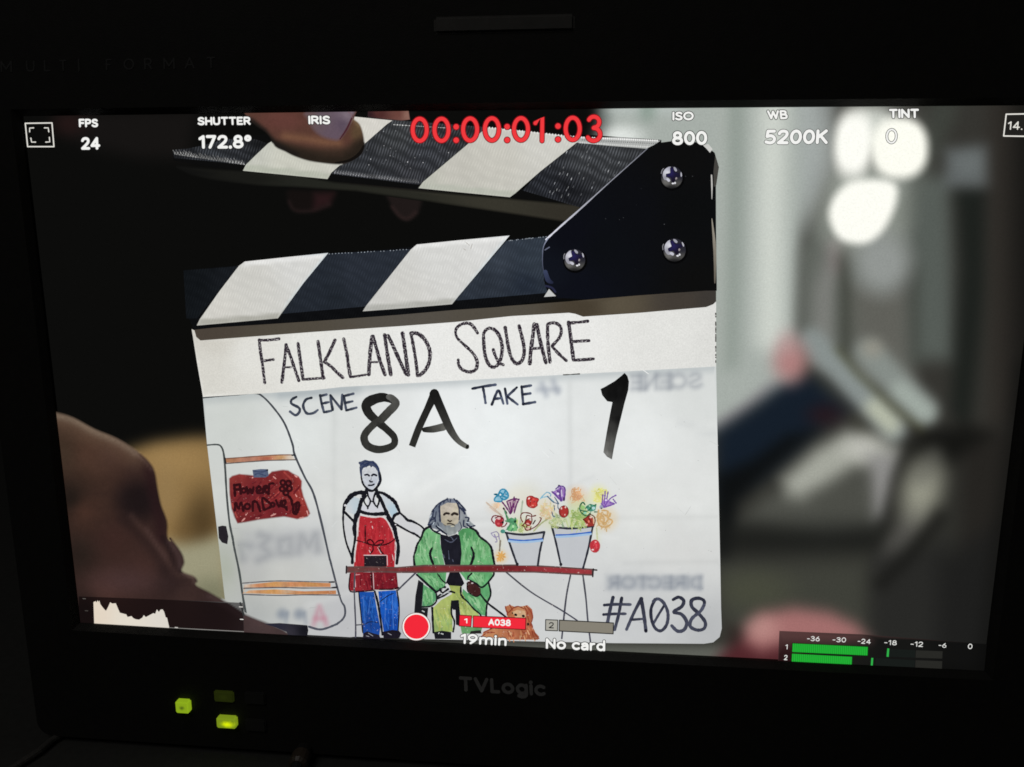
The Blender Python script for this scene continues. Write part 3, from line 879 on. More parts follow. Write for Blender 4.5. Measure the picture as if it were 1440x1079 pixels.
rs = idw([(325, 672, (156, 52, 48)), (350, 700, (120, 32, 38)), (400, 690, (144, 42, 42)), (425, 700, (162, 50, 44)), (345, 730, (128, 36, 38)), (430, 725, (150, 44, 40)), (390, 715, (126, 32, 40))])
pr.fill(Z4([(200, 300), (240, 265), (330, 240), (500, 258), (700, 245), (740, 210), (880, 188), (950, 195), (1000, 230), (1080, 270), (1120, 330), (1115, 420), (1140, 520), (1180, 620), (1225, 740), (1190, 782), (1060, 812), (900, 780), (800, 790), (560, 822), (400, 852), (305, 866), (270, 790), (230, 680), (205, 500)]), rs, step=3, feather=2, under=bf)
for q in ([(360, 840), (400, 800)], [(410, 760), (430, 735)], [(540, 795), (580, 795)], [(730, 770), (790, 745)], [(1185, 710), (1200, 760)], [(1040, 500), (1055, 525)], [(1030, 260), (1060, 280)], [(760, 275), (790, 300)], [(490, 290), (500, 285)], [(1090, 800), (1140, 790)], [(1100, 540), (1130, 560)]):
    pr.stroke(Z4(q), 1.7, (226, 150, 142), jit=.4)
for q in ([(760, 560), (700, 480)], [(780, 520), (830, 470)], [(900, 220), (980, 300)], [(240, 620), (300, 790)], [(1080, 440), (1130, 640)]):
    pr.stroke(Z4(q), 2.2, (176, 62, 56), jit=.3)
hatch(pr, Z4([(230, 310), (700, 270), (1090, 340), (1180, 740), (900, 760), (310, 840)]), [(168, 56, 52), (112, 26, 34), (150, 40, 42), (134, 34, 40)], 60, -35, 12, 1.8)
pr.build('red_sign', PF, screen)
px = Piece()
dk = (58, 16, 22)
for q in [[(265, 380), (275, 520)], [(265, 388), (320, 372)], [(270, 440), (312, 436)], [(335, 376), (348, 488)], [(420, 410), (440, 488), (462, 430), (490, 488), (508, 408)],
          [(550, 455), (600, 440), (585, 400), (550, 425), (560, 480), (615, 480)], [(630, 480), (640, 400), (680, 400), (650, 440), (680, 480)], [(700, 490), (705, 385), (730, 360), (765, 362)],
          [(270, 705), (282, 605), (320, 680), (352, 600), (380, 705)], [(500, 705), (502, 600), (545, 595), (570, 640), (592, 710)],
          [(640, 690), (618, 545), (690, 590), (735, 645), (650, 695)], [(795, 575), (830, 655), (862, 580)], [(860, 650), (900, 630), (915, 580), (875, 590), (880, 650), (925, 660)],
          [(930, 500), (985, 560), (1000, 640)], [(1005, 640), (1075, 600), (1085, 660), (1050, 745), (1015, 730), (1010, 650)], [(920, 670), (930, 695)], [(1050, 620), (1045, 720)]]:
    px.stroke(Z4(q), 3.7, dk, jit=.25)
for cx, cy, rr in [(385, 450, 27), (430, 652, 34), (750, 630, 25), (880, 350, 30), (950, 358, 32), (872, 430, 30), (962, 425, 32), (918, 480, 30), (915, 400, 28)]:
    x, y = m1(Z4, cx, cy); px.ring(x, y, rr / 9, rr / 9, 3.4, dk, n=12)
px.build('sign_lettering', PK, screen)
pt = Piece().fill(Z4([(495, 190), (600, 178), (690, 180), (700, 262), (660, 285), (510, 285)]), (84, 98, 128))
pt.strokes([Z4([(520, 205), (610, 215), (680, 195)]), Z4([(530, 250), (570, 235), (660, 262)])], 2, (62, 74, 108)).ell(*m1(Z4, 684, 190), 1.3, 1.2, (24, 24, 30))
pt.build('drawn_tape', PF, screen)

# ---- drawn man in the red apron
INK = (26, 26, 34)
pm = Piece()
pm.fill(C5([(210, 700), (310, 740), (290, 860), (240, 1020), (80, 950), (90, 820)]), idw([(490, 720, (203, 206, 209)), (502, 715, (186, 201, 209))]), step=3)
pm.fill(C5([(660, 650), (760, 700), (900, 840), (950, 970), (860, 1060), (760, 880)]), idw([(540, 700, (201, 207, 212)), (556, 722, (176, 198, 210))]), step=3)
pm.fill(C5([(350, 830), (440, 880), (440, 620), (570, 620), (600, 880), (650, 800), (730, 980), (360, 990), (310, 940)]), (206, 207, 213))
pm.fill(C8([(890, 370), (1000, 280), (1200, 410), (1380, 540), (1340, 680), (1100, 560), (960, 470)]), (206, 207, 209))
pm.fill(C8([(40, 300), (110, 340), (200, 430), (205, 620), (180, 880), (140, 860), (60, 600)]), (204, 205, 206))
pm.build('drawn_shirt', PB, screen)
ph = Piece()
ph.fill(C5([(360, 240), (430, 205), (560, 205), (610, 290), (622, 420), (580, 520), (520, 592), (450, 560), (380, 480), (355, 390)]), idw([(519, 660, (212, 214, 218)), (515, 680, (205, 210, 219)), (528, 680, (192, 199, 213))]), step=2)
for q, wd in [([(400, 338), (440, 330), (470, 350)], 2.6), ([(515, 348), (545, 328), (592, 346)], 2.8), ([(478, 435), (490, 452), (522, 452)], 2.2), ([(462, 512), (510, 512), (552, 494)], 2.4), ([(505, 380), (500, 430)], .7)]:
    ph.stroke(C5(q), wd, (32, 32, 48))
ph.build('drawn_face', PK, screen)
phh = Piece()
phh.fill(C5([(288, 118), (330, 110), (400, 80), (470, 98), (540, 98), (600, 150), (640, 220), (662, 360), (660, 460), (620, 530), (600, 500), (632, 430), (612, 280), (570, 215), (530, 190), (500, 212), (480, 180), (430, 200), (370, 222), (352, 260), (350, 400), (330, 390), (310, 280), (305, 200), (320, 190)]), (70, 80, 108))
for q in [[(320, 180), (400, 110), (470, 110)], [(300, 140), (360, 150), (420, 180)], [(350, 220), (420, 150), (520, 130), (590, 190)], [(420, 200), (480, 130), (560, 130)], [(600, 190), (640, 280), (650, 420)], [(320, 230), (330, 330), (340, 400)], [(560, 150), (620, 210), (640, 300)]]:
    phh.stroke(C5(q), 1.7, (46, 58, 98), jit=.3)
phh.build('drawn_hair', PI, screen)
pa = Piece()
ared = idw([(520, 735, (196, 36, 46)), (545, 745, (200, 40, 50)), (510, 770, (190, 36, 44)), (548, 780, (206, 36, 50))])
pa.fill(C8([(300, 300), (420, 325), (560, 335), (680, 322), (760, 385), (820, 500), (870, 610), (910, 720), (925, 860), (905, 960), (895, 1200), (205, 1200), (240, 900), (270, 650)]), ared, step=4)
pa.fill(PP([(212, 425), (640, 425), (655, 580), (560, 588), (430, 585), (280, 602), (206, 592)]), idw([(500, 820, (160, 34, 44)), (540, 820, (130, 22, 36))]), step=4)
hatch(pa, C8([(320, 350), (700, 350), (860, 620), (900, 940), (880, 1180), (230, 1180), (260, 800)]), [(212, 46, 56), (178, 30, 40), (204, 40, 50), (190, 34, 46)], 90, 88, 14, 1.6, 10)
hatch(pa, PP([(225, 435), (635, 435), (645, 575), (215, 585)]), [(140, 26, 38), (166, 38, 48), (120, 18, 32)], 50, 88, 10, 1.6, 12)
for q in [[(310, 310), (292, 450), (278, 650)], [(265, 740), (242, 900), (228, 1079)], [(420, 320), (560, 338), (690, 330), (785, 415), (855, 560), (890, 680)], [(910, 740), (905, 930)], [(860, 960), (880, 1060)], [(470, 890), (490, 930)], [(610, 840), (670, 940)], [(520, 480), (530, 520)]]:
    pa.stroke(C8(q), 1.1, (228, 196, 196), jit=.5)
for q in [[(250, 720), (400, 760), (520, 800), (700, 800), (820, 760), (900, 700)], [(545, 795), (470, 785), (435, 735), (490, 708), (540, 755), (548, 795)], [(560, 785), (620, 730), (700, 722), (695, 770), (600, 800)], [(530, 800), (535, 880), (490, 950)], [(640, 810), (660, 890), (725, 970)], [(400, 470), (405, 740)]]:
    pa.stroke(C8(q), [1.4, 2.2, 1.5], (64, 12, 20), jit=.2)
pa.fill(PP([(340, 272), (545, 272), (548, 372), (340, 372)]), (36, 30, 38))
pa.strokes([PP([(338, 268), (545, 268)]), PP([(552, 272), (555, 360)])], 1.2, (226, 196, 198))
for q in [[(405, 425), (415, 590)], [(212, 440), (206, 590), (300, 602), (430, 590)], [(480, 582), (600, 580), (655, 565)]]:
    pa.stroke(PP(q), 2.0, (48, 16, 24), jit=.2)
pa.stroke(PP([(424, 435), (430, 580)]), 1.0, (214, 190, 194)); pa.stroke(PP([(250, 450), (300, 445)]), 1, (226, 150, 156)); pa.stroke(PP([(255, 450), (262, 560)]), 1, (220, 170, 174))
pa.build('drawn_apron', PF, screen)
pj = Piece()
jb = idw([(515, 850, (20, 84, 186)), (520, 880, (24, 70, 160)), (545, 850, (18, 96, 214)), (550, 880, (16, 80, 200))])
pj.fill(PP([(288, 608), (430, 604), (455, 750), (490, 930), (480, 1010), (330, 1000), (318, 850)]), jb, step=4)
pj.fill(PP([(470, 600), (632, 590), (655, 720), (650, 970), (522, 980), (490, 780)]), jb, step=4)
hatch(pj, PP([(300, 620), (425, 615), (450, 750), (482, 930), (475, 1000), (335, 990)]), [(14, 70, 168), (34, 104, 206), (22, 60, 140)], 34, 84, 12, 1.5)
hatch(pj, PP([(485, 612), (625, 600), (648, 720), (645, 960), (526, 970)]), [(14, 80, 196), (40, 112, 222), (20, 66, 160)], 40, 84, 12, 1.5)
pj.strokes([PP([(330, 640), (350, 900)]), PP([(400, 650), (380, 800)]), PP([(540, 640), (530, 900)]), PP([(600, 640), (610, 940)])], 1.2, (60, 120, 220), jit=.4)
pj.build('drawn_jeans', PF, screen)
pi = Piece()
for f, q, wd in [(C5, [(335, 370), (368, 490), (440, 572), (520, 602)], [2.2, 3, 2.4]), (C5, [(648, 300), (662, 440), (600, 545), (540, 600)], [2.6, 3.6, 3]), (C5, [(425, 560), (410, 650)], 3.6), (C5, [(590, 560), (600, 660)], 4.4),
                 (C5, [(390, 640), (300, 635), (180, 680), (100, 770), (55, 850), (38, 960)], [7, 5.5, 7, 6, 5, 3.5]), (C5, [(610, 630), (700, 645), (800, 705), (900, 790), (955, 900), (985, 970)], [4, 4, 5, 5.4, 4.5, 3]),
                 (C5, [(390, 650), (340, 770), (310, 880), (265, 1040)], 5.6), (C5, [(600, 650), (670, 760), (740, 920), (810, 1060)], 5.0),
                 (C5, [(440, 610), (452, 690), (490, 780), (445, 870), (380, 770), (425, 690)], 2.4), (C5, [(575, 640), (540, 770), (600, 870), (640, 760), (600, 700)], 2.6), (C5, [(450, 860), (445, 905)], 2.4), (C5, [(600, 860), (610, 890)], 2.2), (C5, [(490, 775), (540, 790)], 2),
                 (C5, [(330, 955), (420, 985), (560, 1000), (740, 988)], [5, 4, 5, 5]), (C5, [(430, 600), (510, 615), (560, 600)], 2),
                 (C8, [(255, 300), (230, 450), (235, 650), (215, 800), (190, 950), (185, 1100)], [7, 5.5, 4, 3, 4.5, 4]), (C8, [(770, 300), (880, 470), (925, 650), (960, 800), (955, 950), (935, 1110)], [6, 7, 5.5, 4.5, 5, 4.5]),
                 (C8, [(35, 220), (30, 400), (50, 600), (90, 780), (155, 950), (190, 1060)], [3, 2.6, 2.8, 2.2]), (C8, [(50, 240), (140, 330), (215, 420), (200, 520), (215, 640)], [3.5, 3.5, 3, 2]),
                 (C8, [(970, 265), (900, 300), (865, 380)], [4, 4.5, 4]), (C8, [(980, 250), (1060, 320), (1120, 380), (1200, 400), (1330, 470), (1400, 535)], [2.4, 3.5, 4, 2.6, 3]), (C8, [(870, 430), (960, 470), (1100, 550), (1180, 590), (1250, 620), (1345, 690)], [4, 3, 2.6, 3.4, 2.6]), (C8, [(1400, 530), (1375, 610), (1355, 690)], 3),
                 (PP, [(438, 600), (470, 720), (490, 850), (508, 1000)], [3, 3.4, 2.6]), (PP, [(290, 600), (308, 780), (328, 980)], 1.8), (PP, [(642, 590), (662, 750), (652, 970)], 2.2), (PP, [(350, 900), (400, 880), (470, 890)], 1.0), (PP, [(480, 700), (560, 640), (610, 620)], 1.2)]:
    pi.stroke(f(q), wd, INK, jit=.16)
pi.fill(PP([(335, 985), (370, 968), (420, 985), (480, 1000), (492, 1040), (325, 1035)]), (34, 30, 44)); pi.fill(PP([(510, 972), (600, 955), (660, 962), (682, 988), (665, 1030), (520, 1035)]), (30, 26, 38))
for q in ([(380, 985), (420, 1010)], [(560, 985), (590, 1000)], [(360, 1010), (385, 1015)]): pi.stroke(PP(q), 1, (150, 150, 160))
pi.ell(*m1(C5, 66, 850), 1.9, 1.6, (214, 214, 218)); pi.ell(*m1(C5, 325, 705), 1.9, 1.2, (214, 214, 218), ang=40); pi.ell(*m1(C8, 745, 318), 1.3, 1.2, (214, 208, 212)); pi.ell(*m1(C8, 915, 455), 1.2, 1.0, (214, 210, 212))
pi.build('ink_outline', PK, screen)

# ---- drawn bearded man in the green coat
pc = Piece()
gr = idw([(600, 760, (118, 192, 124)), (590, 785, (112, 186, 118)), (655, 755, (72, 158, 88)), (640, 780, (126, 190, 132)), (680, 780, (98, 180, 106)), (690, 790, (96, 178, 110)), (670, 770, (104, 178, 106)), (610, 820, (70, 158, 88)), (600, 845, (84, 158, 108)), (665, 845, (82, 164, 104)), (680, 815, (92, 178, 108)), (595, 810, (100, 180, 118))])
pc.fill(G7([(230, 230), (300, 290), (400, 320), (400, 450), (440, 650), (470, 800), (30, 800), (30, 650), (60, 550), (90, 400), (150, 330), (170, 270)]), gr, step=3)
pc.fill(G7([(660, 300), (720, 240), (860, 230), (950, 300), (1000, 390), (1120, 490), (1150, 600), (1180, 800), (690, 800), (710, 600), (690, 450)]), gr, step=3)
pc.fill(Y_([(40, 170), (345, 170), (330, 330), (230, 375), (150, 300), (60, 215)]), gr, step=3)
pc.fill(Y_([(110, 300), (230, 380), (245, 450), (190, 522), (98, 525)]), gr, step=3)
pc.fill(Y_([(470, 170), (820, 170), (820, 220), (700, 332), (600, 262), (540, 260), (520, 230)]), gr, step=3)
pc.fill(Y_([(510, 345), (560, 390), (690, 330), (770, 285), (790, 400), (760, 490), (745, 620), (690, 610), (600, 540), (500, 430)]), gr, step=3)
pc.fill(Y_([(485, 725), (600, 735), (705, 742), (690, 800), (500, 800)]), (98, 156, 96))
for poly, ang in ((G7([(190, 290), (390, 330), (395, 450), (430, 650), (440, 760), (50, 760), (60, 640), (100, 420)]), 80), (G7([(700, 310), (860, 250), (1000, 410), (1130, 520), (1160, 760), (710, 760), (720, 600)]), 84), (Y_([(70, 190), (330, 190), (320, 320), (230, 360)]), 60), (Y_([(120, 330), (230, 390), (190, 510), (110, 515)]), 75), (Y_([(480, 190), (800, 195), (700, 320), (600, 250)]), 70), (Y_([(520, 370), (690, 400), (780, 400), (740, 600), (600, 530)]), 70)):
    hatch(pc, poly, [(128, 196, 132), (92, 172, 102), (110, 184, 116), (82, 160, 96), (140, 200, 140)], 60, ang, 13, 2.0, 22)
pc.build('drawn_coat', PF, screen)
ptr = Piece()
ptr.fill(Y_([(370, 312), (490, 318), (500, 430), (560, 500), (660, 590), (690, 645), (490, 640), (470, 465), (390, 465), (405, 600), (405, 780), (220, 785), (198, 550), (290, 460), (400, 400)]), idw([(620, 860, (176, 190, 96)), (612, 880, (150, 182, 100)), (640, 830, (164, 180, 84)), (660, 860, (172, 194, 104)), (632, 885, (170, 196, 92))]), step=3)
hatch(ptr, Y_([(230, 560), (390, 480), (400, 760), (230, 770)]), [(186, 198, 110), (150, 176, 92), (172, 186, 84), (140, 176, 100)], 40, 80, 10, 1.8)
hatch(ptr, Y_([(380, 330), (485, 335), (560, 520), (650, 630), (500, 630)]), [(186, 198, 110), (150, 172, 84), (172, 186, 90)], 30, 60, 9, 1.7)
ptr.build('drawn_trousers', PF, screen)
psh = Piece()
psh.fill(G7([(400, 320), (480, 340), (540, 350), (640, 320), (680, 340), (700, 450), (712, 600), (690, 800), (480, 800), (440, 640), (410, 500)]), (31, 31, 42))
psh.fill(Y_([(380, 170), (470, 170), (525, 292), (500, 322), (370, 312), (340, 280)]), (27, 25, 34))
for q in [[(520, 560), (530, 680)], [(450, 620), (460, 660)], [(470, 400), (560, 440), (640, 380)], [(540, 340), (600, 420)], [(580, 690), (590, 720)]]:
    psh.stroke(G7(q), 1.3, (84, 90, 112), jit=.4)
psh.build('drawn_jumper', PI, screen)
pb = Piece()
hairf = idw([(610, 715, (100, 112, 134)), (618, 730, (118, 128, 142)), (650, 720, (152, 157, 163)), (660, 735, (142, 150, 154)), (635, 705, (124, 132, 150)), (635, 748, (148, 155, 154))])
pb.fill(X_([(620, 548), (560, 580), (480, 650), (430, 700), (400, 780), (380, 860), (400, 920), (480, 940), (560, 965), (640, 1025), (720, 1000), (770, 950), (820, 920), (900, 900), (970, 890), (900, 830), (860, 740), (830, 660), (760, 580), (710, 555)]), hairf, step=2.5, feather=1.5, under=bf)
pb.build('drawn_beard', PI, screen)
pfc = Piece()
pfc.fill(X_([(530, 650), (620, 605), (740, 610), (775, 680), (782, 800), (750, 870), (700, 890), (600, 890), (545, 850)]), idw([(632, 715, (198, 186, 172)), (630, 735, (176, 166, 138)), (642, 718, (208, 198, 172)), (632, 728, (192, 180, 160))]), step=2.5)
for q, wd, c in [([(580, 755), (605, 738), (640, 742)], 3.2, (48, 38, 36)), ([(682, 755), (710, 738), (748, 752)], 3.6, (48, 38, 34)), ([(628, 825), (655, 842), (672, 832)], 2.0, (66, 52, 44)), ([(622, 872), (660, 868), (712, 888)], 1.8, (60, 52, 46)), ([(670, 905), (705, 900)], 1.4, (206, 200, 170)), ([(575, 880), (600, 895)], 1.5, (120, 116, 104))]:
    pfc.stroke(X_(q), wd, c)
pfc.build('drawn_face', PK, screen)
pk = Piece()
HB = (46, 54, 82)
for q, wd in [([(430, 715), (460, 670), (520, 610), (620, 560)], 2), ([(520, 640), (524, 750), (530, 840)], 2.4), ([(620, 545), (632, 590)], 1.4), ([(665, 560), (655, 600)], 1.4), ([(705, 552), (760, 640), (775, 760), (770, 820)], 1.8), ([(740, 575), (800, 640), (855, 705)], 2.4), ([(770, 660), (820, 700), (845, 745)], 3), ([(540, 600), (530, 625)], 2), ([(585, 580), (575, 610)], 1.6), ([(450, 700), (430, 790), (400, 830)], 1.8),
              ([(470, 800), (410, 830), (385, 880), (430, 870), (470, 830), (450, 790)], 2), ([(380, 880), (410, 930), (470, 970), (520, 960)], 2.2), ([(480, 900), (540, 960), (610, 1000)], 2.0), ([(850, 790), (895, 800), (870, 870), (910, 905), (970, 895)], 2.2), ([(830, 830), (830, 900), (880, 920)], 2), ([(780, 850), (800, 920), (760, 970)], 1.3), ([(480, 720), (470, 800)], 1.4), ([(500, 860), (520, 920)], 1.2)]:
    pk.stroke(X_(q), wd, HB, jit=.25)
for q in [[(420, 760), (400, 790)], [(455, 850), (440, 880)], [(860, 850), (900, 860)], [(500, 900), (560, 950)]]: pk.stroke(X_(q), 1.2, (196, 210, 222))
for f, q, wd in [(G7, [(265, 205), (170, 262), (125, 380), (70, 470), (45, 560), (20, 650), (30, 770)], [2.5, 3.6, 2.6, 3.4, 2.4, 3.2]), (G7, [(830, 225), (920, 275), (975, 360), (1080, 440), (1140, 520), (1165, 650), (1190, 780)], [3, 3.6, 3, 3.8, 3]), (G7, [(285, 520), (255, 600), (275, 690), (310, 775)], [2.6, 4.2, 3]), (G7, [(850, 510), (885, 610), (870, 690), (840, 775)], [2.2, 4, 3.6]),
                 (G7, [(260, 210), (310, 280), (400, 320)], 2.2), (G7, [(350, 210), (430, 270), (500, 340)], 1.4),
                 (Y_, [(45, 205), (150, 300), (235, 375)], 3.2), (Y_, [(240, 380), (242, 470), (185, 522), (98, 530)], 2.2), (Y_, [(255, 195), (300, 260), (340, 290)], 2), (Y_, [(600, 190), (560, 245), (640, 290), (710, 330), (810, 225), (825, 185)], 2.6), (Y_, [(770, 280), (792, 400), (755, 500), (745, 625)], 2.6), (Y_, [(500, 430), (560, 480), (620, 550), (680, 600), (705, 645)], 2.4),
                 (Y_, [(200, 540), (206, 680), (212, 790)], 3.0), (Y_, [(398, 480), (395, 600), (425, 680), (412, 780)], 2.6), (Y_, [(230, 385), (330, 330)], 3), (Y_, [(250, 430), (360, 350)], 3), (Y_, [(245, 450), (330, 410), (380, 375), (425, 385)], 2.6), (Y_, [(280, 350), (300, 400)], 3), (Y_, [(490, 330), (490, 400), (510, 430)], 2.6)]:
    pk.stroke(f(q), wd, INK, jit=.2)
pk.fill(Y_([(390, 465), (468, 460), (485, 620), (485, 725), (440, 710), (435, 560), (412, 560), (395, 530)]), INK)
pk.fill(Y_([(60, 255), (112, 290), (95, 540), (160, 540), (150, 640), (80, 600), (18, 585), (30, 420)]), (30, 30, 36))
pk.fill(Y_([(215, 785), (300, 770), (392, 785), (392, 855), (228, 855)]), (28, 28, 34)); pk.fill(Y_([(590, 775), (690, 765), (700, 800), (580, 800)]), (40, 36, 36))
for q in ([(300, 350), (320, 345)], [(340, 385), (370, 380)], [(285, 390), (300, 400)], [(100, 570), (120, 580)], [(290, 800), (310, 805)], [(265, 800), (270, 790)]): pk.stroke(Y_(q), 1.4, (200, 206, 204))
pk.build('ink_outline', PK, screen)
pmt = Piece().fill(Y_([(545, 290), (570, 262), (640, 300), (690, 345), (692, 405), (640, 425), (570, 392)]), (72, 34, 34)).stroke(Y_([(555, 290), (560, 370), (640, 425), (695, 400)]), 1.6, (30, 22, 26))
pmt.ell(*m1(Y_, 570, 265), 1.3, 1.1, (220, 220, 220)).ell(*m1(Y_, 605, 290), 1.6, .9, (220, 200, 200))
pmt.build('drawn_mitten', PF, screen)
Piece().stroke(Y_([(690, 405), (760, 490), (850, 560), (950, 635)]), [2.4, 3.2, 2.6], INK, jit=.12).build('drawn_leash', PK, screen)

# ---- drawn dog
pd = Piece()
pd.fill(Y_([(935, 530), (980, 508), (1040, 530), (1120, 522), (1165, 512), (1210, 555), (1222, 620), (1200, 690), (1210, 740), (1245, 790), (1282, 830), (1272, 862), (960, 862), (850, 845), (700, 830), (720, 780), (800, 745), (950, 720), (960, 620)]), idw([(718, 865, (196, 112, 66)), (745, 860, (178, 84, 52)), (735, 855, (214, 150, 98)), (690, 893, (206, 134, 84)), (740, 895, (176, 86, 54)), (720, 895, (196, 110, 70))]), step=2.5)
pd.fill(Y_([(1010, 580), (1060, 560), (1140, 570), (1150, 620), (1120, 660), (1050, 650)]), (218, 172, 126))
for i in range(34):
    x = random.uniform(960, 1230); y = random.uniform(740, 850)
    pd.stroke(Y_([(x, y), (x + random.uniform(-8, 25), y + random.uniform(18, 50))]), random.uniform(.9, 1.7), random.choice([(150, 62, 38), (206, 130, 80), (168, 76, 44), (224, 168, 120)]), jit=.3)
for q in [[(940, 525), (960, 590), (1000, 560)], [(985, 510), (1010, 560)], [(1150, 520), (1200, 580), (1215, 640), (1190, 720)], [(1130, 525), (1170, 600)], [(1010, 545), (1070, 525), (1130, 550)], [(1200, 690), (1240, 800), (1280, 850)], [(720, 790), (800, 750)], [(700, 830), (760, 790), (830, 790)], [(1160, 600), (1180, 680)], [(960, 570), (960, 610)]]:
    pd.stroke(Y_(q), 1.7, (158, 64, 40), jit=.3)
for cx, cy in ((1045, 610), (1122, 622)): pd.ell(*m1(Y_, cx, cy), 2.3, 1.8, (26, 22, 24), ang=20)
pd.ell(*m1(Y_, 1170, 705), 1.8, 2.2, (60, 30, 26)); pd.ell(*m1(Y_, 1012, 592), 1.0, 1.2, (60, 36, 30))
pd.build('drawn_dog', PF, screen)

# ---- drawn trestle table, buckets, flowers
pbm = Piece()
TL_ = (78, 80, 88)
for q, wd in [([(712, 805), (747, 833), (789, 858), (812, 873)], 2.2), (G_([(152, 105), (130, 220), (108, 425)]), 2.4), (G_([(215, 105), (230, 220), (240, 335), (253, 440)]), 2.5), (PP([(255, 430), (250, 600), (262, 900), (262, 1035)]), 2.2), (PP([(265, 910), (340, 905)]), 1.8), (PP([(650, 590), (700, 540), (820, 425)]), 2.4)]:
    pbm.stroke(q, wd, TL_, jit=.12, col2=(72, 72, 90))
pbm.fill([(486.8, 796.6), (520, 796.4), (557.9, 797.6), (597.6, 794.3), (660, 794.4), (736.5, 793.8), (790, 797), (834.3, 800), (834, 810), (751.7, 805.6), (660, 804.8), (597.6, 806), (557.9, 806), (520, 804.6), (486.8, 805.8)], (104, 72, 70))
pbm.fill([(490, 798.5), (520, 798.4), (557.9, 799.4), (597.6, 796.6), (660, 796.4), (736.5, 796), (790, 799), (832, 802), (832, 807.6), (751.7, 803.6), (660, 802.9), (597.6, 803.7), (557.9, 803.6), (520, 802.8), (490, 803.6)], idw([(500, 800, (120, 62, 60)), (600, 800, (136, 46, 48)), (700, 800, (128, 34, 40)), (800, 803, (172, 52, 58))]), step=3)
for q in (Q_([(1140, 918), (1135, 988)]), Q_([(1140, 925), (1172, 928)]), PP([(178, 370), (176, 432)])): pbm.stroke(q, 2.2, (44, 36, 40))
pbm.build('drawn_table', PF, screen)
BK = (46, 48, 58)
for fillp, lines, blue in [([(340, 590), (690, 582), (630, 885), (437, 885)], [[(340, 588), (390, 740), (441, 882)], [(690, 580), (652, 740), (630, 884)], [(335, 585), (500, 602), (690, 578)]], [(365, 645), (500, 655), (670, 640)]),
                           ([(762, 532), (1138, 532), (1047, 910), (842, 885)], [[(760, 530), (800, 690), (842, 884)], [(1135, 530), (1092, 740), (1047, 908)], [(760, 530), (930, 545), (1140, 525)]], [(800, 605), (930, 600), (1115, 580)])]:
    pq = Piece().fill(Q_(fillp), (192, 195, 199))
    pq.strokes([Q_(q) for q in lines], 3.0, BK, jit=.14)
    pq.stroke(Q_([(x, y + 14) for x, y in blue]), 3.6, (160, 190, 220)).stroke(Q_(blue), 2.0, (52, 100, 186), jit=.2)
    pq.ell(*m1(Q_, lines[0][-1][0], lines[0][-1][1] - 8), 2.1, 2.4, (34, 34, 42))
    pq.build('drawn_bucket', PB, screen)
pst = Piece()
for q, c in [([(490, 290), (475, 420), (460, 575)], (176, 188, 164)), ([(590, 570), (660, 500), (740, 445)], (172, 180, 124)), ([(870, 530), (820, 460), (795, 410)], (140, 160, 130)), ([(930, 525), (950, 440), (965, 400)], (150, 178, 80)), ([(980, 512), (1010, 440), (1040, 400)], (132, 172, 84)), ([(860, 530), (850, 480), (800, 430)], (140, 170, 130)), ([(945, 520), (950, 430), (940, 380)], (180, 200, 110)),
             ([(330, 400), (370, 480), (410, 570)], (150, 190, 130)), ([(285, 660), (278, 750)], (132, 120, 104)), ([(155, 305), (230, 370), (300, 430)], (204, 184, 164)), ([(190, 350), (260, 400)], (216, 190, 170)), ([(1170, 540), (1178, 650)], (204, 208, 160)), ([(315, 360), (345, 405)], (64, 48, 52)), ([(430, 560), (440, 470)], (170, 200, 110)), ([(910, 530), (890, 470)], (188, 204, 140))]:
    pst.stroke(Q_(q), 2.2, c, jit=.3)
pst.build('drawn_stems', PF, screen)
FL = []


def flower(build, name='drawn_flower', label=None):
    p = Piece(); build(p); p.build(name, PF, screen, label)


def f_blue(p):
    p.fill(C6([(250, 250), (320, 150), (420, 120), (490, 200), (490, 290), (380, 350), (240, 360)]), (142, 200, 226))
    for q in [[(215, 220), (300, 230), (340, 140), (420, 120), (490, 200), (490, 290), (400, 330), (340, 270), (420, 200), (440, 150)], [(300, 250), (240, 280), (228, 355), (360, 362), (380, 300)], [(330, 180), (400, 220), (470, 220)], [(330, 250), (400, 260), (470, 290)]]:
        p.stroke(C6(q), 2.2, (44, 148, 190), jit=.25)
    p.ell(*m1(C6, 340, 230), 1.3, 1.2, (240, 248, 250)); p.ell(*m1(C6, 250, 220), 2.2, 1.2, (30, 100, 120))
def f_tulip(p):
    p.fill(C6([(480, 380), (620, 310), (690, 350), (610, 560), (560, 600)]), (196, 160, 176))
    p.strokes([C6(q) for q in [[(370, 370), (450, 470), (545, 620)], [(470, 370), (520, 500), (555, 600)], [(620, 270), (600, 420), (560, 600)], [(715, 320), (660, 450), (618, 600)], [(480, 360), (620, 310), (715, 330)], [(540, 390), (570, 560)], [(640, 310), (610, 480)]]], 2.0, (112, 40, 108), jit=.3)
def f_red(p):
    p.fill(C6([(880, 300), (950, 258), (1030, 290), (1112, 325), (1085, 385), (1080, 440), (990, 492), (890, 445)]), (218, 56, 50))
    p.strokes([C6(q) for q in [[(880, 300), (950, 258), (1030, 285), (1112, 320), (1080, 390), (1080, 450), (990, 492), (890, 445), (880, 300)], [(960, 300), (940, 420)], [(1000, 380), (1060, 360)]]], 1.7, (174, 34, 36), jit=.3)
    p.ell(*m1(C6, 920, 305), 1.7, 1.1, (248, 220, 214), ang=-40); p.ell(*m1(C6, 995, 445), 1.8, 1.0, (244, 130, 110)); p.ell(*m1(C6, 1010, 320), 1.3, 1.0, (240, 90, 80))
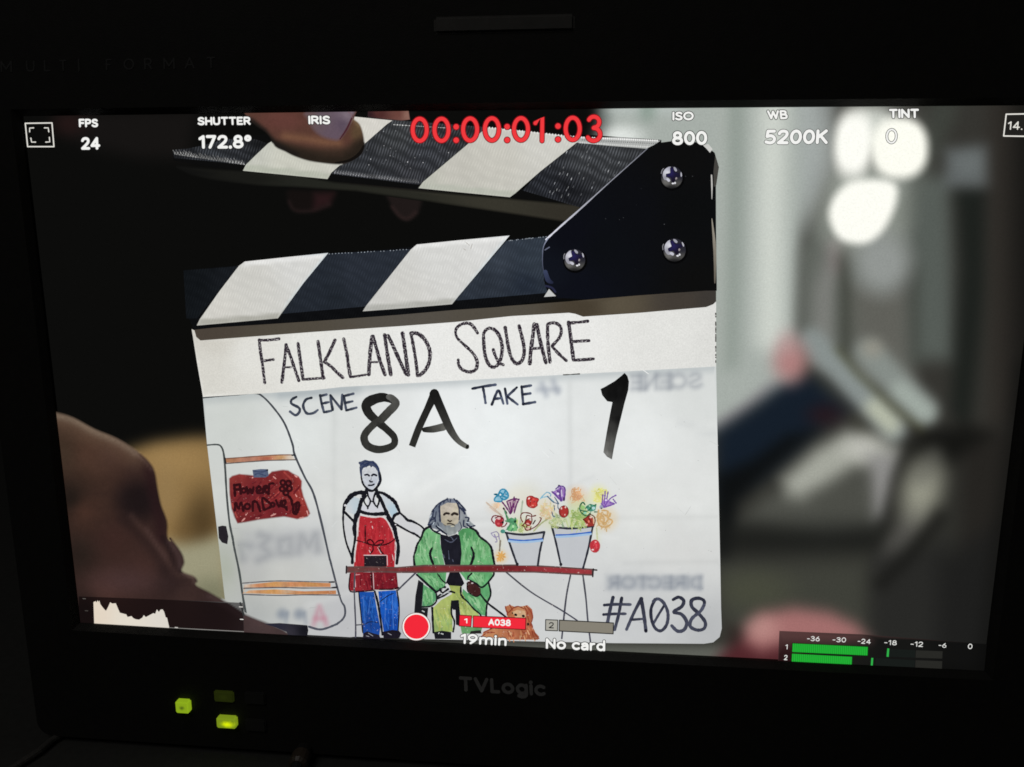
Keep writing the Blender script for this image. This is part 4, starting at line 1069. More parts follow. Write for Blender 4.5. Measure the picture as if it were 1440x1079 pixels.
def f_redl(p):
    p.ell(*m1(C6, 315, 790), 6.2, 6.6, (196, 46, 58))
    p.strokes([C6(q) for q in [[(215, 810), (165, 740), (195, 665), (280, 655), (380, 690), (405, 760), (340, 800)], [(240, 700), (320, 670), (390, 720)], [(370, 880), (430, 860), (470, 800)]]], 1.7, (140, 34, 50), jit=.2)
    p.ell(*m1(C6, 310, 715), 2.3, 1.3, (246, 190, 194)); p.ell(*m1(C6, 300, 815), 1.8, 1.5, (240, 90, 96)); p.ell(*m1(C6, 390, 790), 1.5, 1.8, (38, 36, 34))
def f_leaf(p):
    p.fill(C6([(470, 740), (560, 690), (640, 720), (645, 790), (690, 870), (680, 960), (450, 970), (480, 880), (560, 820)]), idw([(715, 732, (60, 140, 92)), (722, 742, (120, 200, 120)), (720, 730, (90, 170, 120))]), step=2)
    p.strokes([C6(q) for q in [[(430, 560), (470, 680), (480, 720)], [(450, 760), (560, 780), (650, 750), (640, 700)], [(560, 800), (500, 900), (460, 950)], [(600, 800), (600, 900), (560, 960)], [(640, 800), (690, 900)]]], 2.2, (70, 148, 96), jit=.3)
    p.ell(*m1(C6, 390, 970), 3.4, 2.8, (66, 148, 130)); p.ell(*m1(C6, 640, 770), 1.8, 2, (24, 70, 50)); p.ell(*m1(C6, 600, 870), 1.6, 2.2, (170, 226, 170)); p.ell(*m1(C6, 470, 960), 2, 1.2, (220, 232, 226))
def f_scrib(p):
    p.ell(*m1(C6, 905, 800), 4.6, 4.6, (186, 50, 46))
    p.strokes([C6(q) for q in [[(790, 780), (755, 700), (765, 620), (830, 592), (950, 612), (982, 670)], [(800, 850), (850, 760), (880, 650), (970, 690), (965, 800), (870, 840), (850, 760), (940, 710)], [(780, 850), (830, 880), (870, 950), (1000, 905), (1100, 830), (1165, 720), (1140, 690)], [(930, 680), (1055, 650)], [(870, 870), (880, 950)], [(960, 880), (940, 940)]]], 1.6, (118, 38, 30), jit=.25)
    p.ell(*m1(C6, 930, 690), 2.4, 1.4, (240, 226, 220)); p.ell(*m1(C6, 890, 815), 1.8, 1.2, (246, 170, 160)); p.ell(*m1(C6, 900, 915), 2.4, 1.4, (240, 190, 176)); p.stroke(C6([(1000, 820), (1045, 750)]), 1.8, (64, 44, 34))
def f_pale(p):
    p.strokes([C6(q) for q in [[(1150, 310), (1220, 230), (1290, 180), (1360, 220), (1350, 260)], [(1270, 260), (1340, 300), (1420, 370)], [(1180, 290), (1260, 270)]]], 1.6, (122, 180, 206), jit=.3)
    p.strokes([C7(q) for q in [[(0, 300), (90, 400), (200, 440)], [(130, 320), (205, 440)], [(190, 440), (195, 520), (240, 560)], [(120, 470), (130, 560)], [(80, 590), (100, 660), (130, 680)]]], 1.4, (74, 104, 136), jit=.3)
def f_lilac(p):
    p.strokes([Q_(q) for q in [[(200, 590), (250, 575), (272, 610), (235, 625), (205, 600)], [(230, 600), (255, 660), (240, 670)], [(270, 610), (278, 650)]]], 1.5, (150, 140, 180), jit=.3)
def f_star(p):
    x, y = m1(Q_, 292, 800)
    for a in range(0, 360, 45):
        p.stroke([(x, y), (x + 6.5 * math.cos(math.radians(a + 12)), y + 6.5 * math.sin(math.radians(a + 12)))], [3.2, 1.6], (226, 164, 76), jit=.3)
def f_crocus(p):
    p.fill(C7([(85, 225), (170, 180), (240, 120), (322, 160), (312, 340), (270, 400), (200, 360), (130, 290)]), (160, 116, 200))
    p.strokes([C7(q) for q in [[(85, 220), (160, 290), (250, 390)], [(150, 170), (230, 115), (320, 160), (308, 370)], [(195, 200), (245, 370)], [(240, 150), (225, 260), (260, 380)], [(100, 240), (180, 270), (180, 200)]]], 1.9, (106, 64, 158), jit=.3)
    p.ell(*m1(C7, 190, 255), 1.9, 1.7, (236, 224, 246)); p.stroke(C7([(255, 190), (265, 300)]), 1.5, (226, 214, 238)); p.ell(*m1(C7, 210, 102), 1.4, 1.0, (50, 30, 80)); p.stroke(C7([(300, 330), (300, 380)]), 2, (60, 36, 90))
def f_redt(p):
    x, y = m1(C7, 300, 585); p.ell(x, y, 6.4, 8.0, (196, 50, 46)); p.ring(x, y, 6.4, 8, 1.4, (136, 30, 36), jit=.3)
    for cx, cy, rr in ((255, 525, 1.2), (330, 505, 1.1), (320, 640, .8)): p.ell(*m1(C7, cx, cy), rr, rr * 1.3, (248, 206, 194))
def f_fuzz(p):
    x, y = m1(C7, 535, 295)
    for k in range(9):
        a = k * 2.4; p.ring(x + 4.2 * math.cos(a), y + 4 * math.sin(a), 2.6, 2.3, 1.2, random.choice([(224, 160, 106), (230, 178, 130), (214, 150, 108)]), n=10, jit=.3)
def f_snail(p):
    p.fill(C7([(700, 490), (780, 440), (900, 470), (880, 560), (790, 590), (740, 560)]), (72, 156, 130))
    p.strokes([C7(q) for q in [[(690, 460), (650, 415), (600, 470), (596, 560), (650, 630), (725, 662), (790, 610)], [(610, 560), (720, 580), (800, 520), (890, 455)], [(700, 520), (800, 460)], [(860, 590), (915, 590)]]], 1.8, (40, 112, 74), jit=.25)
    p.ell(*m1(C7, 655, 505), 2.6, 2.6, (150, 206, 112)); p.ell(*m1(C7, 845, 520), 2.4, 2.2, (170, 216, 216)); p.ell(*m1(C7, 775, 480), 1.5, 1.2, (170, 214, 176)); p.ell(*m1(C7, 690, 610), 2.4, 1.6, (140, 210, 180))
def f_purple(p):
    p.fill(C7([(990, 430), (1060, 330), (1140, 380), (1230, 440), (1040, 510)]), (168, 130, 204))
    p.strokes([C7(q) for q in [[(1000, 450), (1018, 280)], [(1045, 440), (1060, 215)], [(1080, 400), (1115, 220)], [(1040, 500), (1150, 350), (1255, 285)], [(1040, 505), (1140, 475), (1230, 440), (1150, 420)], [(1210, 360), (1260, 425)], [(990, 440), (1040, 500)]]], 1.9, (126, 80, 180), jit=.3)
    p.ell(*m1(C7, 1075, 375), 1.5, 1.5, (226, 210, 244)); p.ell(*m1(C7, 990, 500), 2.6, 2.8, (158, 160, 190)); p.ell(*m1(C7, 992, 525), 1.1, 1, (44, 34, 40))
def f_brown(p):
    p.fill(C7([(655, 730), (760, 650), (830, 690), (860, 780), (840, 850), (740, 860), (700, 800)]), (170, 50, 40))
    p.strokes([C7(q) for q in [[(780, 635), (850, 670), (876, 750), (850, 850)], [(655, 730), (770, 655)], [(660, 735), (730, 780), (700, 830)], [(760, 700), (800, 780)]]], 1.6, (112, 34, 26), jit=.25)
    p.ell(*m1(C7, 795, 690), 1.8, 1.2, (246, 190, 176)); p.ell(*m1(C7, 760, 765), 1.4, 1.8, (236, 120, 96)); p.ell(*m1(C7, 720, 825), 1.8, 1.3, (240, 170, 160)); p.stroke(C7([(845, 730), (850, 800)]), 1.6, (226, 170, 130))
def f_orange(p):
    p.strokes([C7(q) for q in [[(940, 560), (920, 720), (960, 840), (1060, 870), (1160, 820), (1190, 750), (1100, 690), (1110, 580), (1000, 560)], [(1000, 600), (970, 740), (1060, 790), (1120, 700), (1040, 640)], [(960, 620), (1040, 700), (1030, 820)]]], 2.2, (218, 172, 106), jit=.35)
def f_dangle(p):
    x, y = m1(Q_, 1155, 708); p.ell(x, y, 6.6, 8.2, (210, 44, 56)); p.ring(x, y, 6.8, 8.6, 1.3, (196, 60, 66), jit=.3)
    p.ell(x - 3, y + 5, 1.8, 1.1, (248, 210, 210)); p.ell(x + 1, y - 6, 1.5, .9, (244, 170, 170)); p.stroke([(x + 2, y - 2), (x + 2, y + 3)], 2, (236, 70, 84))


def scrib(cx, cy, rx, ry, cols, n, wd=1.0):
    def f(p):
        for i in range(n):
            a = random.uniform(0, 6.28); q = random.uniform(.1, .75)
            x, y = cx + rx * q * math.cos(a), cy + ry * q * math.sin(a)
            pts = [(x + random.uniform(-rx, rx) * .45, y + random.uniform(-ry, ry) * .45) for _ in range(4)]
            p.stroke(pts, wd * random.uniform(.7, 1.3), random.choice(cols), jit=.3)
    return f


for fb, lb in ((scrib(768, 716, 13, 15, [(232, 206, 150), (226, 190, 140), (222, 200, 160), (206, 204, 140)], 26), 'pale orange pencilled flower between the buckets'), (scrib(811, 698, 13, 12, [(228, 172, 112), (236, 194, 150), (220, 160, 104)], 22), 'orange pencilled flower above the right bucket'), (scrib(842, 697, 11, 12, [(234, 230, 130), (226, 222, 104), (238, 234, 160)], 26, 1.4), 'yellow pencilled flower'), (scrib(852, 731, 13, 16, [(224, 182, 118), (232, 200, 150), (214, 170, 104)], 16), 'sandy pencilled flower at the right'), (scrib(699, 711, 9, 7, [(230, 190, 150), (224, 200, 170)], 12), 'peach pencilled flower at the left'), (scrib(735, 741, 10, 9, [(196, 206, 120), (214, 216, 150), (170, 190, 110)], 16), 'yellow green pencilled leaves'), (scrib(815, 728, 17, 20, [(176, 200, 104), (150, 184, 96), (200, 212, 140), (160, 190, 120)], 34, 1.2), 'green pencilled leaves over the right bucket'), (scrib(782, 733, 13, 12, [(186, 200, 128), (204, 210, 156), (168, 188, 130)], 18), 'pale green pencilled leaves between the buckets'), (scrib(704, 784, 6, 7, [(228, 168, 80), (236, 190, 120)], 10), None), (f_blue, 'blue drawn flower'), (f_tulip, 'purple open tulip drawn with lines'), (f_red, 'plain red drawn flower'), (f_redl, 'red scribbled flower left of the leaves'), (f_leaf, None), (f_scrib, 'dark red scribbled flower'), (f_pale, 'pale blue drawn flower'), (f_lilac, 'small lilac drawn flower'), (f_star, 'orange star flower hanging down'), (f_crocus, 'violet crocus with closed petals'), (f_redt, 'red oval tulip'), (f_fuzz, 'fuzzy orange flower'), (f_snail, 'green curled flower'), (f_purple, 'violet spiky flower'), (f_brown, 'brownish red flower at the bucket rim'), (f_orange, 'pale orange looped flower'), (f_dangle, 'red flower hanging beside the bucket')):
    flower(fb, 'drawn_leaves' if fb is f_leaf else 'drawn_flower', lb)

# ---- writing on the board
pw = Piece()
for q in [[(795, 622), (765, 640), (765, 665), (810, 690), (815, 715), (790, 738), (755, 715)], [(890, 628), (855, 640), (838, 680), (860, 725), (900, 725), (930, 705)], [(945, 612), (955, 665), (970, 720)], [(945, 617), (985, 607)], [(955, 665), (1000, 655)], [(970, 720), (1015, 710)], [(1025, 705), (1016, 660), (1010, 612)], [(1010, 612), (1080, 700)], [(1080, 700), (1085, 608)], [(1095, 617), (1110, 705)], [(1095, 617), (1155, 602)], [(1105, 660), (1150, 650)], [(1110, 708), (1175, 690)]]:
    pw.stroke(J_(q), [3.6, 3.8, 3.4], (40, 46, 58), col2=(84, 92, 112), jit=.14)
pw.build('scene_lettering', PI, screen)
pw = Piece()
for q in [[(828, 570), (900, 556), (975, 545)], [(895, 560), (903, 600), (912, 660)], [(952, 670), (985, 590), (1000, 585)], [(1000, 585), (1025, 665)], [(968, 635), (1012, 630)], [(1035, 570), (1050, 665)], [(1110, 562), (1048, 620)], [(1050, 620), (1115, 670)], [(1140, 556), (1150, 665)], [(1140, 560), (1200, 550)], [(1145, 607), (1195, 600)], [(1150, 668), (1225, 655)]]:
    pw.stroke(K_(q), [3.7, 4.0, 3.6], (36, 40, 56), col2=(86, 96, 122), jit=.14)
pw.build('take_lettering', PI, screen)
pw = Piece()
pw.stroke(K_([(335, 650), (270, 625), (200, 640), (158, 672), (172, 722), (225, 775), (290, 830), (335, 880), (325, 930), (240, 955), (165, 930), (145, 870), (195, 805), (275, 745)]), [8, 13, 15, 13, 12, 10, 9.5, 10, 11, 11, 10, 10], (28, 28, 27), col2=(62, 62, 58), jit=.03)
pw.stroke(K_([(255, 762), (300, 715), (345, 665), (320, 630), (300, 622)]), [12, 12, 10, 8], (60, 60, 56), col2=(98, 98, 94), jit=.03)
pw.stroke(K_([(590, 605), (545, 700), (490, 820), (447, 935)]), [13, 10, 10, 9.5], (30, 30, 29), col2=(52, 52, 48), caps=False)
pw.stroke(K_([(525, 830), (580, 826), (645, 812)]), [7, 10, 11], (34, 34, 32), col2=(104, 104, 98))
pw.stroke(K_([(588, 600), (640, 720), (690, 830), (740, 900), (795, 938)]), [13, 12, 11, 8, 6.5], (22, 22, 21), col2=(110, 110, 104), caps=True)
pw.ell(*m1(K_, 585, 600), 6.4, 5.2, (26, 26, 25), ang=-20); pw.ell(*m1(K_, 797, 937), 2.2, 3.4, (30, 30, 28), ang=25)
pw.build('scene_number', PI, screen)
pw = Piece()
pw.fill(L_([(560, 572), (585, 560), (650, 522), (690, 490), (712, 470), (730, 490), (740, 525), (735, 580), (712, 660), (690, 750), (660, 870), (642, 960), (632, 1018), (600, 1000), (578, 972), (585, 930), (600, 840), (620, 730), (635, 655), (602, 650), (570, 610)]),
        idw([(875, 530, (14, 14, 14)), (866, 555, (18, 18, 18)), (872, 580, (36, 36, 35)), (862, 600, (58, 58, 56)), (856, 630, (92, 92, 88)), (870, 590, (20, 20, 20)), (853, 638, (150, 150, 146)), (858, 634, (84, 84, 80))]), step=2.5)
pw.build('take_number', PI, screen)
pw = Piece()
for q, wd in [([(275, 395), (245, 520), (222, 640)], 4.4), ([(355, 400), (325, 560), (290, 690)], 4.0), ([(195, 465), (300, 458), (435, 460)], 3.6), ([(188, 552), (290, 546), (390, 545)], 3.4), ([(535, 408), (470, 530), (400, 688)], [5, 4, 3.8]), ([(535, 408), (560, 560), (578, 705)], 4.4), ([(445, 600), (550, 592)], 3.0), ([(745, 470), (690, 560), (645, 640)], 3.2),
              ([(660, 415), (625, 500), (630, 600), (665, 680), (720, 700), (770, 640), (780, 540), (745, 450), (690, 408), (645, 430)], 4.0), ([(828, 415), (880, 392), (925, 425), (905, 480), (832, 528), (905, 550), (952, 620), (930, 690), (870, 705), (815, 655)], [3.6, 4.4, 4.2, 4.6, 4.2]), ([(1112, 470), (1112, 425), (1060, 402), (1000, 420), (1000, 480), (1060, 540), (1122, 620), (1112, 680), (1050, 695), (985, 660), (1000, 590), (1080, 520), (1112, 465)], [3.6, 4.6, 4.6, 4.2, 4.4, 4])]:
    pw.stroke(W_(q), [v * 1.14 for v in wd] if isinstance(wd, list) else wd * 1.14, (44, 46, 62), col2=(78, 82, 102), jit=.1)
pw.ell(*m1(W_, 577, 700), 2.6, 2.4, (30, 30, 46))
pw.build('roll_lettering', PI, screen)

# ------------------------------------------------------------------ title strip, shadow gap, sticks, hinge plate
pt = Piece()
tf = Field(idw([(290, 520, (214, 212, 204)), (350, 500, (224, 223, 217)), (440, 500, (229, 229, 224)), (600, 490, (233, 233, 230)), (800, 490, (233, 233, 230)), (950, 470, (226, 226, 222)), (1000, 480, (220, 220, 216)), (300, 480, (206, 203, 194))]))
tf.line([(268, 470), (282, 545), (286, 560)], 3, (244, 243, 238), 5, .6)
STRIP_LOW = [(282, 479), (440, 467), (560, 459), (640, 453), (720, 444.6), (800, 440), (809, 441.5), (820, 445.5), (900, 440), (993, 432), (1003, 428)]
pt.fill([(269.5, 463), (276, 466)] + STRIP_LOW + [(1007, 424), (1007, 515.5), (900, 521.4), (800, 526.7), (640, 535.5), (480, 544.4), (440, 549), (360, 554), (285.5, 558.5), (277, 510)], tf, step=5)
for i in range(26):
    y = random.uniform(440, 512); pt.stroke([(1006.4, y), (1006.6, y + random.uniform(1, 4))], random.uniform(.8, 2.0), (70, 68, 64), caps=False)
pt.stroke([(792, 527.3), (800, 527), (815, 526)], 1.4, (70, 72, 70), jit=.4); pt.stroke([(905, 521), (912, 526)], 1.0, (240, 240, 238))
pt.build('title_strip', PTI, screen)
pw = Piece()
TI = (44, 36, 46)
for f, strokes in [(C1, [([(222, 345), (235, 480), (260, 640), (290, 885)], 4.0), ([(218, 348), (350, 345), (470, 330)], 3.8), ([(270, 610), (400, 592)], 3.4), ([(560, 405), (548, 550), (530, 700), (507, 880)], 4.2), ([(560, 405), (620, 560), (660, 680), (722, 858)], 4.2), ([(550, 690), (630, 690)], 2.4), ([(712, 388), (735, 560), (755, 700), (775, 840)], 4.4), ([(775, 845), (900, 835), (1045, 825)], 3.4), ([(965, 362), (990, 540), (1010, 680), (1030, 830)], 4.4), ([(1180, 345), (1110, 500), (1045, 620)], 4.2), ([(1045, 620), (1130, 680), (1200, 750), (1280, 822)], 4.2)]),
                   (C2, [([(30, 420), (70, 610), (90, 760), (115, 900)], 4.4), ([(125, 902), (220, 890), (305, 875)], 3.2), ([(388, 388), (365, 600), (347, 868)], 4.8), ([(400, 388), (450, 560), (490, 700), (553, 875)], 4.6), ([(380, 715), (455, 715)], 2.6), ([(548, 372), (575, 560), (600, 720), (627, 875)], 4.8), ([(590, 380), (650, 500), (740, 700), (820, 868)], 4.8), ([(775, 352), (800, 520), (825, 700), (847, 875)], 5.0), ([(880, 348), (910, 500), (940, 680), (965, 885)], 4.4), ([(885, 350), (960, 352), (1040, 410), (1100, 510), (1122, 610), (1110, 720), (1060, 820), (985, 885)], 5.0)]),
                   (C3, [([(618, 462), (560, 370), (500, 310), (420, 295), (330, 322), (262, 385), (248, 460), (280, 550), (370, 640), (480, 740), (560, 830), (608, 930), (612, 1000), (585, 1080), (490, 1120), (370, 1085), (305, 1010), (292, 915)], [4.2, 4.4, 4, 3.6, 3.6, 4, 4.4, 4.6, 4.4, 3.6]), ([(718, 470), (725, 650), (745, 830), (790, 960), (850, 1030), (920, 1030), (990, 950), (1030, 800), (1030, 660), (990, 520), (920, 420), (830, 380), (760, 410), (722, 470)], [4, 4.6, 4.4, 4.6, 4.4, 4]), ([(885, 745), (920, 850), (980, 960), (1055, 1000)], 4.0), ([(1085, 372), (1115, 560), (1150, 750), (1200, 900), (1285, 980), (1370, 920), (1405, 800), (1395, 650), (1355, 480), (1320, 340)], 4.6)]),
                   (C4, [([(322, 265), (300, 450), (272, 650), (257, 835)], 5.0), ([(360, 275), (400, 480), (440, 640), (490, 825)], 4.8), ([(310, 622), (420, 612)], 3.6), ([(515, 268), (515, 450), (530, 650), (550, 815)], 4.4), ([(515, 265), (610, 248), (690, 290), (712, 370), (680, 470), (580, 580)], 4.2), ([(580, 590), (680, 700), (785, 795)], 4.2), ([(818, 240), (850, 470), (870, 640), (890, 785)], 5.0), ([(825, 252), (950, 242), (1095, 225)], 4.0), ([(885, 520), (1000, 512), (1115, 506)], 3.8), ([(895, 790), (1030, 782), (1178, 770)], 4.0)])]:
    for q, wd in strokes: pw.stroke(f(q), [v * 1.1 for v in wd] if isinstance(wd, list) else wd * 1.1, TI, jit=.14)
pw.build('title_lettering', PG, screen)

pg = Piece()
pg.fill([(273, 463), (300, 460), (440, 451), (560, 442), (640, 436), (720, 430), (800, 424), (900, 415), (1007, 407), (1007, 424)] + STRIP_LOW[::-1] + [(276, 474)],
        idw([(285, 470, (74, 66, 58)), (400, 461, (80, 74, 64)), (560, 450, (84, 79, 72)), (720, 440, (82, 77, 68)), (820, 436, (70, 62, 50)), (870, 430, (88, 80, 66)), (960, 424, (66, 60, 54)), (1000, 420, (60, 56, 52))]), step=5)
pg.build('shadow_gap', PX, screen)

# lower stick
pl = Piece()
pl.fill([(258, 380), (330, 374), (470, 358), (600, 345), (720, 336), (775, 331), (790, 420), (700, 432), (640, 436), (560, 443), (440, 452), (300, 461), (273, 464), (262, 440)], (14, 15, 17))
lbk = lambda k: idw([(270, 400, (17, 20, 23)), (320, 400, (23, 26, 30)), (440, 400, (36, 41, 49)), (500, 390, (41, 46, 55)), (470, 420, (33, 38, 45)), (700, 370, (54, 61, 71)), (690, 400, (43, 49, 58)), (750, 370, (50, 58, 68)), (740, 400, (36, 43, 54))])
pl.fill([(258, 381), (330, 375), (335, 374), (277, 448), (262, 448)], lbk(0), step=5)
pl.build('lower_clapstick', PM2, screen)
pl = Piece()
for poly in ([(457, 357), (577.8, 350.6), (515, 431), (392, 442), (396, 436)], [(712, 339), (770, 332.5), (763, 360), (765, 395), (770, 412), (640, 423)]):
    pl.fill(poly, lbk(0), step=4)
for a, b in (((463, 357.5), (576, 351)), ((716, 338.6), (768, 333))):
    for t in np.linspace(0, 1, 26):
        if random.random() < .8: pl.ell(a[0] + (b[0] - a[0]) * t, a[1] + (b[1] - a[1]) * t + random.uniform(-.3, .3), .8, .7, (150, 158, 166), n=6)
pl.build('dark_stripe', PM2, screen)
wf = Field(idw([(300, 430, (210, 208, 201)), (350, 400, (204, 203, 197)), (420, 370, (212, 212, 209)), (540, 410, (204, 203, 199)), (620, 370, (212, 212, 209)), (690, 340, (216, 216, 214)), (560, 420, (206, 205, 200))]))
wf.line([(275, 454), (395, 444.5)], 8, (168, 167, 158), 4, .9)
wf.line([(508, 434.5), (640, 424)], 8, (172, 172, 166), 4, .9)
wf.line([(461, 356), (440, 385), (405, 428)], 4, (206, 222, 230), 7, .7)
wf.line([(715, 333), (690, 364), (645, 420)], 4, (206, 220, 228), 7, .7)
wf.line([(343, 371), (455, 360)], 7, (232, 232, 230), 5, .8)
wf.line([(583, 347), (715, 335)], 6, (234, 234, 232), 5, .8)
pl = Piece()
pl.fill(Z3([(625, 228), (1000, 188), (1330, 155), (1120, 410), (905, 707), (560, 738), (220, 768), (245, 715), (410, 480), (575, 265)]), wf, step=4)
pl.build('white_stripe', PW, screen)
pl = Piece()
pl.fill([(586, 344), (650, 337.5), (716.7, 331.4), (680, 375), (642, 420), (635.6, 428), (570, 433.5), (510, 438), (515, 430), (577.8, 351)], wf, step=4)
pl.strokes([[(655, 341), (660, 345)], [(664, 343), (662, 350)], [(652, 350), (655, 352)]], .8, (170, 166, 160))
pl.build('white_stripe', PW, screen)

# raised stick
pu = Piece()
pu.fill([(243, 213), (281, 206), (318, 198), (350, 192), (552, 165), (760, 185), (930, 197), (930, 240), (820, 292), (700, 281), (560, 268), (470, 256), (345, 244), (244, 226)], (13, 13, 13))
pu.build('upper_clapstick', PX, screen)
pu = Piece()
pu.fill(Z1([(200, 600), (880, 655), (1439, 705)]) + [(470, 257), (560, 266), (700, 279), (820, 290), (800, 312), (700, 297), (600, 282), (500, 268)] + Z1([(1439, 810), (1000, 790), (560, 735), (330, 680)]),
        idw([(260, 240, (18, 18, 17)), (340, 248, (26, 26, 23)), (440, 256, (35, 36, 31)), (560, 272, (40, 40, 34)), (700, 288, (54, 52, 44)), (800, 300, (50, 47, 40))]), step=5, feather=4, under=bgf)
pu.build('stick_underside', PX, screen)
pu = Piece()
ubk = idw([(250, 220, (34, 35, 38)), (300, 222, (48, 51, 55)), (340, 210, (44, 46, 50)), (365, 200, (30, 31, 33)), (500, 225, (50, 52, 56)), (560, 190, (58, 60, 62)), (600, 220, (54, 56, 61)), (640, 195, (46, 47, 50)), (580, 250, (50, 51, 55)), (760, 262, (38, 40, 45)), (820, 225, (60, 62, 65)), (860, 220, (58, 60, 63)), (800, 270, (30, 31, 35))])
U1 = Z1([(165, 455), (180, 436), (300, 428), (440, 400), (700, 330), (1000, 330), (1130, 375), (900, 592), (520, 550), (180, 522)])
U2 = [(553, 169), (684, 179), (657, 203.6), (590, 260), (466, 244.5), (512, 203)]
U3 = [(812.8, 200.8), (911, 209), (890, 226), (816, 292), (735, 268), (760, 241)]
for q in (U1, U2, U3): pu.fill(q, ubk, step=4)
for t in np.linspace(0, 1, 44):
    x = 245 + 97 * t; y = 216 + 14.5 * t
    pu.stroke([(x - 2, y - 5 + random.uniform(-2, 2)), (x + 1.5, y + 1.5)], .7, (96, 96, 96), col2=(168, 168, 166), caps=False)
for t in np.linspace(0, 1, 50):
    x = 470 + 118 * t; y = 243 + 14 * t
    pu.stroke([(x - 2.4, y - 5), (x + 1.2, y + 1)], .7, (70, 72, 75), col2=(140, 140, 142), caps=False)
for i in range(34):
    x = random.uniform(515, 660); y = random.uniform(182, 240)
    if inside(np.array([x]), np.array([y]), U2)[0]: pu.ell(x, y, .7, .9, random.choice([(120, 122, 126), (150, 150, 152), (96, 98, 104)]), n=6)
for i in range(44):
    x = random.uniform(770, 880); y = random.uniform(212, 276)
    if inside(np.array([x]), np.array([y]), U3)[0]: pu.stroke([(x, y), (x - 1.2, y + 3.2)], .8, random.choice([(112, 114, 118), (140, 142, 144)]), caps=False)
for t in np.linspace(0, 1, 34):
    pu.ell(554 + 80 * t, 175.5 + 5 * t, .8, .7, (186, 186, 184), n=6)
pu.build('dark_stripe', PM, screen)
pu = Piece()
uw = Field(idw([(400, 225, (202, 202, 190)), (360, 215, (194, 195, 185)), (530, 180, (212, 209, 201)), (640, 240, (194, 192, 183)), (700, 220, (198, 196, 187)), (760, 200, (206, 205, 198)), (600, 255, (190, 190, 179))]))
uw.line([(343, 236), (400, 241.5), (463, 248)], 9, (178, 182, 168), 3.5, .9)
uw.line([(588, 260.5), (660, 267.5), (722, 273.5)], 8.5, (182, 185, 173), 3.5, .9)
pu.fill([(377, 202), (360, 218), (345.7, 232), (341.5, 240.3), (400, 246), (460.5, 252), (466, 243), (512, 203), (544, 175), (552, 169.5), (496, 164), (430, 170)], uw, step=4)
pu.build('white_stripe', PW, screen)
pu = Piece()
pu.fill([(684, 179.5), (720, 183), (760, 187), (815, 194), (812, 200), (760, 241), (725, 271.7), (717, 277.5), (650, 271), (588.5, 264.8), (594.5, 256.4), (657, 203.6)], uw, step=4)
for t in np.linspace(0, 1, 32): pu.ell(684 + 131 * t, 179.5 + 14 * t, 1.3, 1.5, (228, 228, 224), n=8)
pu.build('white_stripe', PW, screen)
pu = Piece()
pu.fill([(812, 194), (870, 193), (929, 198), (918, 205), (911, 209.5), (860, 205.5), (812, 201)], (172, 174, 172))
for t in np.linspace(0, 1, 36):
    x = 818 + 106 * t
    pu.ell(x, 193.5 + 4.5 * t, 1.3, 1.4, (238, 238, 236), n=8); pu.ell(x - 2, 200.5 + 7 * t, 1.3, 1.3, (206, 207, 205), n=8); pu.ell(x + 1, 197 + 5.4 * t, .8, .8, (96, 98, 98), n=6)
pu.build('stick_teeth', PW, screen)

# hinge plate
pp = Piece()
plate = [(911, 208), (926.7, 201), (949, 198), (975, 199), (988, 203), (996, 208), (1005, 215), (1011, 235.5), (1006.7, 258), (1007, 324), (1008, 409), (993, 409), (900, 415.5), (825, 421.5), (784, 419), (781, 412.5), (772, 403), (766, 390), (762.5, 372), (763, 352), (766, 343), (770.6, 335.6), (840, 272)]
pp.fill(plate, idw([(775, 380, (17, 20, 28)), (800, 330, (13, 14, 21)), (850, 350, (13, 15, 19)), (900, 300, (13, 14, 18)), (960, 300, (12, 13, 14)), (960, 220, (14, 14, 14)), (820, 410, (14, 16, 24)), (980, 400, (14, 14, 14))]), step=6)
pp.stroke([(768, 337), (790, 317), (815, 295), (860, 254), (911, 208.5)], [2.2, 2.6, 2.2, 1.4, .9], (232, 232, 244), col2=(120, 122, 132), jit=.2)
pp.stroke([(770.6, 335.6), (766, 343), (763.4, 352), (763, 372), (766, 388)], [1.8, 1.2, .9], (150, 156, 178), col2=(60, 64, 82))
pp.stroke(AB([(88, 275), (120, 255)]), 1.6, (104, 108, 128)); pp.stroke(AB([(90, 440), (110, 500), (140, 520)]), [6, 7, 4], (58, 66, 92), col2=(34, 38, 58)); pp.stroke(AB([(95, 545), (140, 560), (165, 590)]), 3, (40, 42, 66))
pp.fill(AB([(80, 628), (118, 568), (170, 622)]), (196, 197, 196))
pp.fill(C_([(885, 318), (903, 382), (890, 470), (878, 480), (876, 400)]), (70, 68, 64))
pp.stroke(C_([(868, 640), (880, 760), (884, 850), (883, 965)]), [1, 4.2, 4, 1.6], (152, 146, 134), col2=(104, 98, 88)); pp.stroke(C_([(866, 420), (868, 470), (868, 540)]), [2, 2.2, .8], (190, 188, 184))
pp.fill(C_([(822, 268), (850, 262), (872, 288), (858, 306), (840, 285)]), (204, 204, 200))
for q in ((420, 635), (510, 488), (485, 570), (627, 668), (735, 425), (770, 425), (480, 895), (400, 645), (330, 640)):
    pp.ell(*m1(C_, *q), random.uniform(.5, 1.0), random.uniform(.4, .7), random.choice([(52, 54, 58), (70, 72, 74), (36, 38, 44)]), n=6)
pp.build('hinge_plate', PX, screen)


